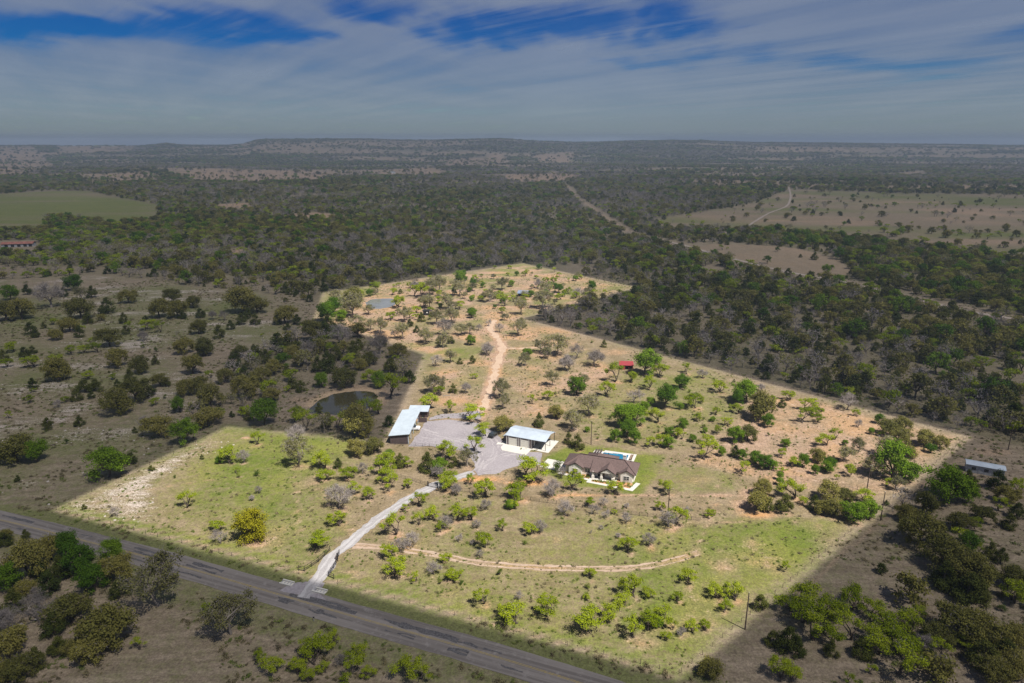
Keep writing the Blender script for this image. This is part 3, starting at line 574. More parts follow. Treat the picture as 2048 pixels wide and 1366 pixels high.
# ------------------------------------------------------------------ trees
def unit(a): return a / np.maximum(1e-9, np.linalg.norm(a, axis=1, keepdims=True))
def leaves(rng, centers, radii, per, size, flat=0.8, out=0.6, soft=0.56):
    """leaf clumps: small faces spread through each clump, turned mostly outwards and up"""
    V = []; n = 0
    for (c, r) in zip(centers, radii):
        d = np.clip(rng.normal(size=(per, 3)), -2.1, 2.1) * r * soft * np.array([1, 1, flat])
        nn = unit(unit(d) * out + np.array([0, 0, 0.35]) + rng.normal(size=(per, 3)) * 0.55)
        t = unit(np.cross(nn, rng.normal(size=(per, 3)))); b = np.cross(nn, t)
        s = size * (0.6 + 0.8 * rng.random((per, 1)))
        q = np.array(c) + d
        V.append(np.stack([q + t * s, q + b * s * 0.7, q - t * s, q - b * s * 0.7], 1))
    V = np.concatenate(V).reshape(-1, 3)
    return V
def twigs(rng, centers, radii, per, length, width):
    V = []
    for (c, r) in zip(centers, radii):
        d = unit(rng.normal(size=(per, 3)) + np.array([0, 0, 0.35]))
        q = np.array(c) + d * r * rng.random((per, 1))
        dd = unit(d + rng.normal(size=(per, 3)) * 0.5) * length * (0.5 + rng.random((per, 1)))
        t = unit(np.cross(dd, rng.normal(size=(per, 3)))) * width
        V.append(np.stack([q + t, q - t, q + dd - t * 0.3, q + dd + t * 0.3], 1))
    return np.concatenate(V).reshape(-1, 3)
def quadmesh(name, V, mats):
    """mats: list of (vertex array, material)"""
    me = bpy.data.meshes.new(name)
    A = np.concatenate([q for q, _ in mats]) if mats else V
    nq = len(A) // 4
    me.vertices.add(len(A)); me.vertices.foreach_set('co', A.ravel().astype(np.float32))
    me.loops.add(len(A)); me.loops.foreach_set('vertex_index', np.arange(len(A), dtype=np.int32))
    me.polygons.add(nq); me.polygons.foreach_set('loop_start', np.arange(0, len(A), 4, dtype=np.int32)); me.polygons.foreach_set('loop_total', np.full(nq, 4, dtype=np.int32))
    mi = np.concatenate([np.full(len(q) // 4, i, dtype=np.int32) for i, (q, _) in enumerate(mats)])
    for _, mt in mats: me.materials.append(mt)
    me.polygons.foreach_set('material_index', mi)
    me.update(); return me
KIND = {  # height per unit of crown width, leaf material, bark material
    'M': (0.74, 'mesq', 'bark'), 'O': (0.78, 'oak', 'bark'), 'P': (0.86, 'post', 'palebark'), 'J': (0.98, 'jun', 'bark'), 'G': (0.92, 'green', 'bark'),
    'B': (0.82, 'twig', 'palebark'), 'S': (0.95, 'shrub', 'bark'), 'Y': (0.84, 'yellow', 'bark')}
def tree_parts(kind, seed, lod=0):
    """unit tree, crown one metre wide: tubes for trunk and limbs, clumps for the crown"""
    rng = np.random.default_rng(seed * 101 + ord(kind))
    Hh, leafm, barkm = KIND[kind]
    tb = MB(); cen = []; rad = []
    R = lambda a, b: a + (b - a) * rng.random()
    sides = 5 if lod == 0 else 3
    def limb(p0, p1, r0, r1, bend=0.06):
        p0 = np.array(p0, float); p1 = np.array(p1, float); mid_ = (p0 + p1) / 2 + rng.normal(size=3) * bend * np.linalg.norm(p1 - p0)
        tb.tube(p0, mid_, r0, (r0 + r1) / 2, sides, False); tb.tube(mid_, p1, (r0 + r1) / 2, r1, sides, False); return p1
    th = {'M': 0.10, 'O': 0.2, 'P': 0.3, 'J': 0.12, 'G': 0.2, 'B': 0.24, 'S': 0.08, 'Y': 0.12}[kind]
    lean = rng.normal(size=2) * (0.05 if kind in 'MPB' else 0.02)
    top = np.array([lean[0], lean[1], th])
    r0 = {'M': 0.034, 'O': 0.035, 'P': 0.032, 'J': 0.03, 'G': 0.03, 'B': 0.034, 'S': 0.02, 'Y': 0.035}[kind]
    limb((0, 0, -0.02), top, r0 * 1.15, r0, 0.03)
    if kind in 'MPBOGY':
        nl = {'M': rng.integers(3, 6), 'O': 6, 'P': rng.integers(5, 7), 'G': 6, 'B': rng.integers(5, 8), 'Y': 7}[kind]
        ph = rng.random() * 6.28
        off = rng.normal(size=2) * (0.10 if kind == 'M' else 0.05)
        for i in range(nl):
            a = ph + 6.28 * i / nl + rng.normal() * 0.3
            rr = R(0.14, 0.27); zz = th + (Hh - th) * R(0.3, 0.6)
            e = limb(top, (rr * math.cos(a) + off[0], rr * math.sin(a) + off[1], zz), r0 * 0.72, r0 * 0.38, 0.12)
            ns_ = rng.integers(2, 5) if kind != 'M' else rng.integers(2, 4)
            for j in range(ns_):
                a2 = a + rng.normal() * 0.75; r2 = R(0.26, 0.45); z2 = Hh * R(0.52, 0.9) * (1 - 0.55 * max(0, r2 - 0.3))
                if j == 0: r2 = R(0.05, 0.22); z2 = Hh * R(0.82, 0.95)
                e2 = limb(e, (r2 * math.cos(a2) + off[0], r2 * math.sin(a2) + off[1], z2), r0 * 0.36, r0 * 0.14, 0.12)
                cen.append(e2); rad.append(R(0.07, 0.145) if kind == 'M' else R(0.10, 0.16))
                if kind in 'PB' and lod == 0:
                    for q in range(3):
                        e3 = limb(e2 * 0.6 + e * 0.4, e2 + unit(rng.normal(size=(1, 3)))[0] * 0.15 + np.array([0, 0, .03]), r0 * 0.16, r0 * 0.06)
                        cen.append(e3); rad.append(R(0.07, 0.11))
                elif kind == 'M' and rng.random() < 0.8:
                    cen.append(e2 * 0.75 + e * 0.25 + rng.normal(size=3) * 0.06); rad.append(R(0.07, 0.11))
    if kind in 'OGY':
        nc = {'O': 24, 'G': 26, 'Y': 40}[kind]
        low = {'O': 0.22, 'G': 0.22, 'Y': 0.12}[kind]
        lob = rng.random(5) * 6.28
        for i in range(nc):
            a = rng.random() * 6.28; q = rng.random() ** 0.8
            el = math.asin(min(1, q)); rx = 0.38 * (0.80 + 0.20 * math.sin(3 * a + lob[0]) + 0.16 * math.sin(5 * a + lob[1])) * R(0.85, 1.18) 
            cz = low * Hh + (Hh * (1 - low) - 0.12) * math.sin(el)
            cr = rx * math.cos(el) ** 0.7
            cen.append(np.array([cr * math.cos(a), cr * math.sin(a), cz + rng.normal() * 0.02])); rad.append(R(0.075, 0.165))
    if kind == 'J':
        for i in range(26):
            z = rng.random() ** 1.15; a = rng.random() * 6.28; cr = 0.36 * (1 - z ** 1.7) * R(0.65, 1.05)
            cen.append(np.array([cr * math.cos(a), cr * math.sin(a), 0.10 + z * (Hh - 0.2)])); rad.append(R(0.11, 0.17) * (1 - 0.35 * z))
        limb(top, (0, 0, Hh * 0.8), r0, r0 * 0.3)
    if kind == 'S':
        for i in range(9):
            a = rng.random() * 6.28; q = rng.random(); cr = 0.3 * math.sqrt(rng.random())
            cen.append(np.array([cr * math.cos(a), cr * math.sin(a), 0.22 + 0.55 * q * (1 - cr)])); rad.append(R(0.13, 0.2))
            limb(top * 0.5, cen[-1], r0 * 0.5, r0 * 0.2)
    per, size = {'M': (170, 0.0185), 'O': (185, 0.021), 'P': (60, 0.018), 'J': (180, 0.021), 'G': (185, 0.021), 'B': (0, 0), 'S': (110, 0.028), 'Y': (150, 0.019)}[kind]
    mats = []
    if lod: cen, rad = cen[::2] if len(cen) > 30 else cen, rad[::2] if len(rad) > 30 else rad; per = per // 4; size *= 1.9; rad = [r * 1.1 for r in rad]
    if per: mats.append((leaves(rng, cen, rad, per, size, 0.52 if kind == 'M' else 0.8, soft=0.64 if kind == 'M' else 0.56), M[leafm]))
    if kind in 'PBM':
        k = {'P': 14, 'B': 34, 'M': 7}[kind]
        mats.append((twigs(rng, cen, rad, max(2, k // (4 if lod else 1)), 0.09, 0.0042 if lod == 0 else 0.011), M['twig']))
    if kind == 'O': mats.append((twigs(rng, cen, rad, 6 if lod == 0 else 2, 0.08, 0.005 if lod == 0 else 0.01), M['twig']))
    crown = quadmesh('crown', None, mats)
    trunk = tb.mesh('trunk', M[barkm]) if tb.v else None
    return trunk, crown
NVAR = {'M': 7, 'O': 5, 'P': 5, 'J': 5, 'G': 4, 'B': 5, 'S': 3, 'Y': 1}
PROTO = {k: [tree_parts(k, s) for s in range(nv)] for k, nv in NVAR.items()}
def joined(k, pair, name):
    """trunk and crown in one mesh, for trees too small in the picture to show parts"""
    t, c = pair
    nv = len(t.vertices); a = np.empty(nv * 3, np.float32); t.vertices.foreach_get('co', a); a = a.reshape(-1, 3)
    quadv = np.concatenate([a[list(pl.vertices)] for pl in t.polygons if len(pl.vertices) == 4])
    b = np.empty(len(c.vertices) * 3, np.float32); c.vertices.foreach_get('co', b); b = b.reshape(-1, 3)
    mi = np.empty(len(c.polygons), np.int32); c.polygons.foreach_get('material_index', mi)
    mats = [(b.reshape(-1, 4, 3)[mi == i].reshape(-1, 3), c.materials[i]) for i in range(len(c.materials))]
    mats.append((quadv, t.materials[0]))
    return quadmesh(name, None, mats)
NAMES = {'M': 'mesquite_tree', 'O': 'live_oak', 'P': 'budding_oak', 'J': 'juniper', 'G': 'broadleaf_tree', 'B': 'bare_tree', 'S': 'shrub', 'Y': 'yellow_oak'}
LOOK = {'M': 'yellow-green mesquite', 'O': 'olive live oak', 'P': 'tan-green budding oak', 'J': 'dark juniper', 'G': 'bright green leafy tree', 'B': 'bare grey tree', 'S': 'low green shrub', 'Y': 'round golden yellow oak'}
SMALLP = {k: [tree_parts(k, 50 + s, 1) for s in range(4)] for k in 'MOPJGB'}
SMALL = {k: [joined(k, pr_, NAMES[k]) for pr_ in SMALLP[k]] for k in 'MOPJGB'}
for k, arr in PROTO.items():
    for t, c in arr: t.name = 'trunk'; c.name = 'crown'
def plant(k, x, y, w, label, group, i):
    root = empty(NAMES[k], (x, y, 0), RNG.random() * 6.28)
    hs_ = 0.9 + 0.25 * RNG.random()
    root.scale = (w, w * (0.85 + 0.3 * RNG.random()), w * hs_)
    t, c = PROTO[k][i % NVAR[k]]
    link('trunk', t, root); link('crown', c, root)
    tag(root, label, 'shrub' if k == 'S' else 'tree', group)
    return root
# ---- labels that single each tree out by its look and by a landmark close to it
MARKS = [('the brown stock pond', 690, 810), ('the small blue-grey pond', 760, 607), ('the red shed', 1252, 735), ('the blue-roofed shelter', 1050, 590), ('the small black shed', 853, 628),
         ('the long white building', 1965, 950), ('the metal garage', 1040, 888), ('the long open shed', 818, 880), ('the brown-roofed house', 1200, 950), ('the swimming pool', 1240, 908),
         ('the entrance gate', 660, 1115), ('the black yard gate', 867, 970), ('the dirt road fork', 1004, 697), ('the black car', 985, 872), ('the round yellow oak', 505, 1078),
         ('the roadside power pole', 1490, 1258), ('the poolside power pole', 1182, 888), ('the thicket power pole', 1733, 983), ('the fence power pole', 1761, 1040),
         ('the mid-pasture power pole', 1336, 1025), ('the rusty barn', 36, 495), ('the dirt track start', 820, 1101), ('the dirt track middle', 1080, 1135), ('the dirt track end', 1390, 1107),
         ('the left boundary corner', 125, 1018), ('the front boundary corner', 1358, 1345), ('the right boundary corner', 1930, 876), ('the far boundary corner', 1045, 530), ('the back right corner', 1265, 577),
         ('the notch beside the pond', 850, 712), ('the back left corner', 632, 635), ('the left bend of the boundary', 456, 857), ('the chalky bare patch', 1520, 1028), ('the driveway mouth', 610, 1190), ('the driveway bend', 800, 1010),
         ('the green left field', 160, 430), ('the roadside thicket', 100, 1250), ('the pale left roadside rocks', 30, 1060), ('the tar patches by the driveway', 590, 1205), ('the long tar patch', 850, 1270), ('the back lawn edge', 1120, 850), ('the orchard rows', 1330, 830), ('the bare eastern ground', 1580, 860), ('the stony hillside', 150, 760), ('the goat path on the hillside', 230, 900), ('the hill scrub', 330, 640), ('the country road bend', 1440, 511), ('the country road end', 1960, 627), ('the reddish bare field', 1560, 515), ('the far right meadow', 1600, 440), ('the right woods edge', 1500, 740), ('the deep right woods', 1750, 740), ('the near right thicket', 1700, 1270), ('the bottom right wood', 1980, 1330), ('the right woods middle', 1400, 640), ('the left field corner', 320, 440), ('the middle woods', 700, 480), ('the bottom road verge', 850, 1340)]
MK = [(nm, *at(u, v)) for nm, u, v in MARKS]
def auto_labels(trees):
    cand = {}
    for i, (k, x, y, w, u, v) in enumerate(trees):
        j = min(range(len(MK)), key=lambda q: ((MK[q][1] - x) ** 2 + ((MK[q][2] - y) * 0.8) ** 2))
        nm, mx, my = MK[j]; dx, dy = x - mx, y - my
        rel = ('right of' if dx > 0 else 'left of') if abs(dx) > abs(dy) * 0.7 else ('beyond' if dy > 0 else 'in front of')
        cand.setdefault((k, nm, rel), []).append((math.hypot(dx, dy), i))
    lab = {}
    order = ['', 'second ', 'third ', 'fourth ', 'fifth ', 'sixth ', 'seventh ', 'eighth ', 'ninth ', 'tenth ', 'eleventh ', 'twelfth ', 'thirteenth ', 'fourteenth ', 'fifteenth ', 'sixteenth ', 'seventeenth ', 'eighteenth ', 'nineteenth ', 'twentieth ']
    for (k, nm, rel), lst in cand.items():
        lst.sort()
        ws = sorted(trees[i][3] for _, i in lst)
        for r, (d, i) in enumerate(lst):
            w = trees[i][3]
            size = '' if len(lst) == 1 else ('large ' if w == ws[-1] else ('small ' if w == ws[0] else ''))
            if len(lst) == 1: lab[i] = (f'{LOOK[k]} {rel} {nm}', False)
            elif r < 14: lab[i] = (f'{size}{LOOK[k]} {rel} {nm}, {order[r]}nearest', False)
            else: lab[i] = (f'{LOOK[k]} among the many farther {rel} {nm}', True)
    return lab
# ---- the woods: the nearest trees one by one, the rest as one mass of each kind
def woods_density(x, y):
    """0 to 1, and the share of each kind"""
    u, v, zc = proj(x, y)
    nA = fbm(x / 60, y / 60, 101, 4); nB = fbm(x / 260, y / 260, 111, 3)
    d = smooth(0.30, 0.52, 0.55 * nA + 0.45 * nB + 0.06) * 0.95
    d = np.where((y > 520) & (y < 2000), np.maximum(d, 0.50 + 0.9 * (nA - 0.5)), d)
    far_ = smooth(1300, 2600, y)
    strips = smooth(0.40, 0.56, fbm(x / 900, y / 260, 121, 4) + 0.06 * (nA - 0.5))
    d = d * (1 - far_) + far_ * (0.15 + 0.85 * strips)
    rightw = inpoly(x, y, pxpoly([(1060, 640), (1300, 560), (1420, 520), (1700, 570), (2500, 690), (2500, 900), (1960, 870)]))
    d = np.where(rightw, np.clip(0.62 + 1.6 * (nA - 0.42), 0.08, 0.98), d)
    d = np.where(polydist(x, y, PROP) < 5, 0, d)
    leftmid = inpoly(x, y, pxpoly([(-500, 585), (-500, 520), (250, 535), (430, 545), (640, 570), (650, 590), (620, 605), (400, 572), (200, 548)]))
    d = np.where(leftmid, 0.35 * nA / 0.5, d)
    for poly, q in [(OPEN_L, 0.012), (OPEN_BL, 0.02), (OPEN_BR, 0.10), (OPEN_CH, 0.33), (FIELD_L, 0.0), (MEADOW, 0.055), (TANTOP, 0.25), (BARE_R, 0.04)] + [(f_, 0.10) for f_ in FIELDS_FAR]:
        d = np.where(inpoly(x, y, poly), q, d)
    d = np.where(inpoly(x, y, pxpoly([(86, 442), (100, 432), (150, 434), (200, 442), (195, 452), (92, 458)])), 0.95, d)
    for ln, w in ((ROAD_R, 13), (TRAIL_R, 6), (TRACE, 9), (ROADC, 14)): d = np.where(distline(x, y, ln) < w, 0, d)
    d = np.where(polydist(x, y, POND1) < 13, 0, d)
    for ux, uy, rr in ((36, 492, 16), (1965, 945, 12), (1985, 905, 14)):
        bx, by = at(ux, uy); d = np.where(np.hypot(x - bx, y - by) < rr, 0, d)
    d = np.where(inpoly(x, y, pxpoly([(-20, 482), (78, 480), (84, 508), (-20, 514)])), 0, d)
    return d
def kind_mix(x, y, rnd):
    n_ = 0.6 * fbm(x / 170, y / 170, 201, 3) + 0.4 * fbm(x / 800, y / 500, 231, 2); n2_ = fbm(x / 130, y / 130, 211, 3); n3_ = 0.55 * fbm(x / 240, y / 240, 221, 3) + 0.45 * fbm(x / 1100, y / 600, 241, 2)
    sc = {'J': 0.30 + 1.6 * (n_ - 0.5), 'O': 0.34 + 1.2 * (n2_ - 0.5), 'M': 0.36 - 1.3 * (n_ - 0.5), 'B': 0.24 + 2.6 * (n3_ - 0.5), 'G': 0.10 - 0.5 * (n3_ - 0.5), 'P': 0.10 - 0.5 * (n2_ - 0.5)}
    fary = smooth(900, 1500, y)
    sc['B'] = sc['B'] * (0.75 + 1.0 * fary); sc['M'] = sc['M'] * (1 - 0.75 * fary); sc['G'] = sc['G'] * (1 - 0.5 * fary)
    ks = 'JOMBGP'; A = np.stack([np.clip(sc[k], 0.02, 2) for k in ks]); A = np.cumsum(A / A.sum(0), 0)
    return np.array(list(ks))[np.minimum((rnd[None] > A).sum(0), 5)]
li = gm.attributes.new('litter', 'FLOAT', 'POINT'); lv = np.where((Yf > 90) & (Yf < 9000) & (np.abs(Xf) < 0.95 * Yf + 150), woods_density(Xf, np.maximum(Yf, 60)), 0.4); lv = np.where(polydist(Xf, Yf, PROP) < 3, 0, lv); li.data.foreach_set('value', np.clip(lv, 0, 1).astype(np.float32))
pts = []
for y0, y1, sp in ((95, 520, 6.0), (520, 900, 6.5), (900, 1500, 8.5), (1500, 2700, 12.0), (2700, 4600, 19.0), (4600, 7400, 30.0)):
    ys = np.arange(y0, y1, sp)
    half = 0.80 * y1 + 70
    xs = np.arange(-half, half, sp)
    A_, B_ = np.meshgrid(xs, ys); A_ = A_.ravel(); B_ = B_.ravel()
    A_ = A_ + (RNG.random(A_.shape) - 0.5) * sp * 0.95; B_ = B_ + (RNG.random(B_.shape) - 0.5) * sp * 0.95
    k_ = np.abs(A_) < 0.80 * B_ + 70; A_, B_ = A_[k_], B_[k_]
    d_ = woods_density(A_, B_); r_ = RNG.random(A_.shape)
    keep = r_ < d_; A_, B_ = A_[keep], B_[keep]
    kd = kind_mix(A_, B_, RNG.random(A_.shape))
    wd = (0.5 + 1.0 * RNG.random(A_.shape) ** 1.5) * np.where(B_ < 1500, 8.6, np.where(B_ < 2700, 12.5, np.where(B_ < 4600, 20.0, 32.0)))
    wd = np.where(kd == 'M', wd * 0.85, wd); wd = np.where(kd == 'J', wd * 0.8, wd); wd = np.where(inpoly(A_, B_, OPEN_L) | inpoly(A_, B_, OPEN_BL), wd * 0.4, wd)
    pts.append((A_, B_, kd, wd))
WX = np.concatenate([q[0] for q in pts]); WY = np.concatenate([q[1] for q in pts]); WK = np.concatenate([q[2] for q in pts]); WW = np.concatenate([q[3] for q in pts])
# keep clear of the hand-set trees
tx = np.array([t[1] for t in TREES]); ty = np.array([t[2] for t in TREES]); tw = np.array([t[3] for t in TREES])
near = WY < 620
ok = np.ones(len(WX), bool)
ni = np.where(near)[0]
for i in ni: ok[i] = not np.any(np.hypot(tx - WX[i], ty - WY[i]) < 0.38 * tw + 0.3 * WW[i])
WX, WY, WK, WW = WX[ok], WY[ok], WK[ok], WW[ok]
WU, WV, _ = proj(WX, WY)
SINGLE = {'M': 70, 'O': 195, 'J': 165, 'G': 170, 'B': 165, 'P': 120}
inframe = (WU > -60) & (WU < 2110) & (WV < 1400)
taken = np.zeros(len(WX), bool); WOODS = []
for k, cap in SINGLE.items():
    c_ = np.where((WK == k) & inframe)[0]; c_ = c_[np.argsort(-WW[c_] / depth(WY[c_]))][:cap]
    taken[c_] = True; WOODS += [(k, WX[i], WY[i], WW[i], WU[i], WV[i]) for i in c_]
LAB = auto_labels(TREES + WOODS)
PLURAL = {'M': 'mesquite trees', 'O': 'live oaks', 'P': 'budding oaks', 'J': 'junipers', 'G': 'green leafy trees', 'B': 'bare grey trees', 'S': 'low shrubs', 'Y': None}
for i, (k, x, y, w, u, v) in enumerate(TREES):
    plant(k, x, y, w * (1.22 if k == 'M' else 0.92 if k == 'Y' else 1.06), LAB[i][0] if k != 'Y' else 'round golden yellow oak standing alone on green grass near the road', PLURAL[k], i * 7 + int(u))
for i, (k, x, y, w, u, v) in enumerate(WOODS):
    o = link(NAMES[k], SMALLP[k][i % 4][0]); link('crown', SMALLP[k][i % 4][1], o)
    o.location = (x, y, float(hgt(x, y)) if y > 800 else 0.0); o.rotation_euler = (0, 0, RNG.random() * 6.28); o.scale = (w, w, w * (0.85 + 0.3 * RNG.random()))
    tag(o, LAB[len(TREES) + i][0], 'tree', PLURAL[k])
def scatter(name, x, y, z, w, protos, label, cat):
    me = bpy.data.meshes.new(name); nP = len(x)
    me.vertices.add(nP); me.vertices.foreach_set('co', np.stack([x, y, z], -1).ravel().astype(np.float32))
    for nm, arr, ty_ in (('size', w, 'FLOAT'), ('tall', np.interp(np.asarray(w, float), [0, 12, 20, 34], [1, 0.95, 0.6, 0.36]), 'FLOAT'), ('turn', RNG.random(nP) * 6.28, 'FLOAT'), ('pick', RNG.integers(0, len(protos), nP), 'INT')):
        a = me.attributes.new(nm, ty_, 'POINT'); a.data.foreach_set('value', np.asarray(arr, np.float32 if ty_ == 'FLOAT' else np.int32))
    col = bpy.data.collections.new(name + '_kinds')
    for q, pm in enumerate(protos):
        po = bpy.data.objects.new(f'{name}_kind', pm); col.objects.link(po)
    o = link(name, me)
    ng = bpy.data.node_groups.new(name, 'GeometryNodeTree')
    ng.interface.new_socket('Geometry', in_out='INPUT', socket_type='NodeSocketGeometry'); ng.interface.new_socket('Geometry', in_out='OUTPUT', socket_type='NodeSocketGeometry')
    N = ng.nodes; L = ng.links
    gi = N.new('NodeGroupInput'); go = N.new('NodeGroupOutput'); ip = N.new('GeometryNodeInstanceOnPoints'); ci = N.new('GeometryNodeCollectionInfo')
    ci.inputs['Collection'].default_value = col; ci.inputs['Separate Children'].default_value = True; ci.inputs['Reset Children'].default_value = True
    def na(nm, dt):
        a = N.new('GeometryNodeInputNamedAttribute'); a.data_type = dt; a.inputs['Name'].default_value = nm; return a.outputs['Attribute']
    cx = N.new('ShaderNodeCombineXYZ'); L.new(na('turn', 'FLOAT'), cx.inputs[2])
    L.new(gi.outputs[0], ip.inputs['Points']); L.new(ci.outputs[0], ip.inputs['Instance']); ip.inputs['Pick Instance'].default_value = True
    L.new(na('pick', 'INT'), ip.inputs['Instance Index']); L.new(cx.outputs[0], ip.inputs['Rotation']); sz = N.new('ShaderNodeCombineXYZ'); w_ = na('size', 'FLOAT'); mt = N.new('ShaderNodeMath'); mt.operation = 'MULTIPLY'; L.new(w_, mt.inputs[0]); L.new(na('tall', 'FLOAT'), mt.inputs[1]); L.new(w_, sz.inputs[0]); L.new(w_, sz.inputs[1]); L.new(mt.outputs[0], sz.inputs[2]); L.new(sz.outputs[0], ip.inputs['Scale'])
    L.new(ip.outputs[0], go.inputs[0])
    md = o.modifiers.new('scatter', 'NODES'); md.node_group = ng
    tag(o, label, cat, kind='stuff'); return o
WZ = np.where(WY > 800, hgt(WX, WY), 0.0)
for k in 'MOPJGB':
    s_ = (WK == k) & ~taken
    scatter({'M': 'mesquite_woods', 'O': 'oak_woods', 'P': 'budding_oak_woods', 'J': 'juniper_woods', 'G': 'leafy_woods', 'B': 'leafless_woods'}[k], WX[s_], WY[s_], WZ[s_] - 0.15, WW[s_], SMALL[k],
            {'M': 'yellow-green mesquite scrub in the woods towards the horizon', 'O': 'olive oak woods rolling towards the mesa', 'P': 'tan budding oaks mixed through the far woods', 'J': 'dark juniper woods spreading towards the mesa', 'G': 'brighter green trees mixed through the far woods', 'B': 'grey leafless woods spreading towards the horizon'}[k], 'woods')
# ---- weeds and stones too small and too many to count
def tuft(seed, mat, r=0.5, per=26):
    rng = np.random.default_rng(seed)
    return quadmesh('weed_tuft', None, [(leaves(rng, [np.array([rng.normal() * .2, rng.normal() * .2, 0.2]) for _ in range(4)], [0.32] * 4, per, 0.09, 0.7), M[mat])])
def stone(seed):
    rng = np.random.default_rng(seed); mb = MB(); n_ = 7
    ring0 = [(0.5 * math.cos(6.28 * i / n_) * (0.7 + 0.5 * rng.random()), 0.4 * math.sin(6.28 * i / n_) * (0.7 + 0.5 * rng.random()), -0.05) for i in range(n_)]
    ring1 = [(x * 0.75, y * 0.75, 0.14 + 0.12 * rng.random()) for x, y, _ in ring0]
    mb.add(ring0 + ring1, [tuple(range(n_, 2 * n_))] + [(i, (i + 1) % n_, n_ + (i + 1) % n_, n_ + i) for i in range(n_)])
    return mb.mesh('stone', M['stone'])
M['stone'] = simple('limestone', (0.36, 0.32, 0.285), 0.95, var=0.3, scale=3)
M['weed'] = foliage('dry_weeds', (0.10, 0.085, 0.05), (0.20, 0.17, 0.09), 0.2); M['greenweed'] = foliage('green_weeds', (0.09, 0.13, 0.02), (0.17, 0.20, 0.05), 0.2)
nW = 60000
wx = RNG.uniform(-330, 330, nW); wy = 95 + (RNG.random(nW) ** 1.3) * 480
clr = (distline(wx, wy, ROADC) > 5) & (distline(wx, wy, DRIVE) > 2.6) & (polydist(wx, wy, YARD) > 1) & (polydist(wx, wy, POND1) > 1) & (polydist(wx, wy, POND2) > 1) & (distline(wx, wy, DIRTRD) > 3)
clr &= ~inpoly(wx, wy, pxpoly([(1080, 950), (1090, 900), (1180, 885), (1300, 905), (1300, 985), (1100, 975)]))
clr &= (fbm(wx / 18, wy / 18, 301, 3) > 0.43) & (np.abs(wx) < 0.8 * wy + 20)
ins = inpoly(wx, wy, PROP)
ww = 0.35 + 0.9 * RNG.random(nW) ** 2
scatter('dry_weeds', wx[clr & ~ins], wy[clr & ~ins], np.zeros((clr & ~ins).sum()), ww[clr & ~ins] * 1.3, [tuft(1, 'weed'), tuft(2, 'weed'), tuft(3, 'greenweed')], 'dry weed tufts dotted over the shaded rangeland', 'weeds')
scatter('green_weeds', wx[clr & ins], wy[clr & ins], np.zeros((clr & ins).sum()), ww[clr & ins] * 0.9, [tuft(4, 'weed'), tuft(5, 'greenweed'), tuft(6, 'greenweed')], 'weed tufts dotted over the sunlit pasture', 'weeds')
nS = 9000
sx = RNG.uniform(-300, 60, nS); sy = RNG.uniform(110, 420, nS)
si = (inpoly(sx, sy, OPEN_L) & (fbm(sx / 26, sy / 14, 77, 4) > 0.5)) | inpoly(sx, sy, pxpoly([(140, 1015), (430, 870), (470, 890), (330, 960), (320, 1060), (200, 1045)])) & (RNG.random(nS) < 0.8) | (inpoly(sx, sy, pxpoly([(-50, 1080), (110, 1180), (130, 1300), (-60, 1330)])) & (RNG.random(nS) < 0.6))
sx, sy = sx[si], sy[si]
scatter('stones', sx, sy, np.zeros(len(sx)), 0.25 + 0.95 * RNG.random(len(sx)) ** 2.5, [stone(1), stone(2), stone(3)], 'pale limestone rocks strewn over the left hillside', 'rocks')
# ------------------------------------------------------------------ buildings
M['shingle'] = simple('brown_shingles', (0.105, 0.072, 0.066), 0.9, var=0.22, scale=2.5)
M['stonewall'] = simple('cream_stone', (0.70, 0.66, 0.60), 0.9, var=0.10, scale=1.2)
M['white'] = simple('white_paint', (0.62, 0.61, 0.58), 0.5, var=0.05)
M['glass'] = simple('dark_window_glass', (0.03, 0.037, 0.042), 0.08, var=0.2, spec=0.6)
M['darkwall'] = simple('dark_brown_metal_siding', (0.075, 0.055, 0.055), 0.6, var=0.15)
M['greywall'] = simple('taupe_siding', (0.13, 0.105, 0.10), 0.6, var=0.12)
M['galv'] = simple('galvanised_roof', (0.355, 0.405, 0.46), 0.5, var=0.10, scale=0.35, spec=0.5)
M['palegalv'] = simple('pale_metal_roof', (0.40, 0.455, 0.50), 0.5, var=0.08, scale=0.4, spec=0.5)
M['cream'] = simple('cream_door', (0.62, 0.595, 0.53), 0.5, var=0.04)
M['black'] = simple('black_metal', (0.018, 0.018, 0.02), 0.45, var=0.2)
M['mulch'] = simple('orange_mulch', (0.42, 0.22, 0.11), 1.0, var=0.35, scale=3)
M['pool'] = simple('pool_water', (0.008, 0.13, 0.23), 0.05, var=0.12, spec=0.6)
M['wood'] = simple('weathered_wood', (0.20, 0.14, 0.10), 0.9, var=0.3, scale=4)
M['pole'] = simple('pole_wood', (0.075, 0.052, 0.042), 0.95, var=0.3, scale=4)
M['red'] = simple('red_metal', (0.25, 0.035, 0.04), 0.6, var=0.15)
M['blueroof'] = simple('blue_grey_roof', (0.17, 0.21, 0.29), 0.5, var=0.1)
M['rust'] = simple('rusty_roof', (0.24, 0.10, 0.075), 0.85, var=0.35, scale=0.5)
M['tin'] = simple('old_tin', (0.35, 0.36, 0.38), 0.6, var=0.2)
M['tyre'] = simple('tyre_rubber', (0.02, 0.02, 0.02), 0.9)
M['carblack'] = simple('black_car_paint', (0.012, 0.012, 0.014), 0.2, spec=0.6)
M['carwhite'] = simple('white_car_paint', (0.75, 0.76, 0.78), 0.3, spec=0.5)
M['chrome'] = simple('wheel_metal', (0.5, 0.5, 0.52), 0.3, 0.8)
M['cowhide'] = simple('black_cowhide', (0.022, 0.02, 0.018), 0.9)
M['lamp'] = simple('lamp_glass', (0.7, 0.7, 0.68), 0.2)

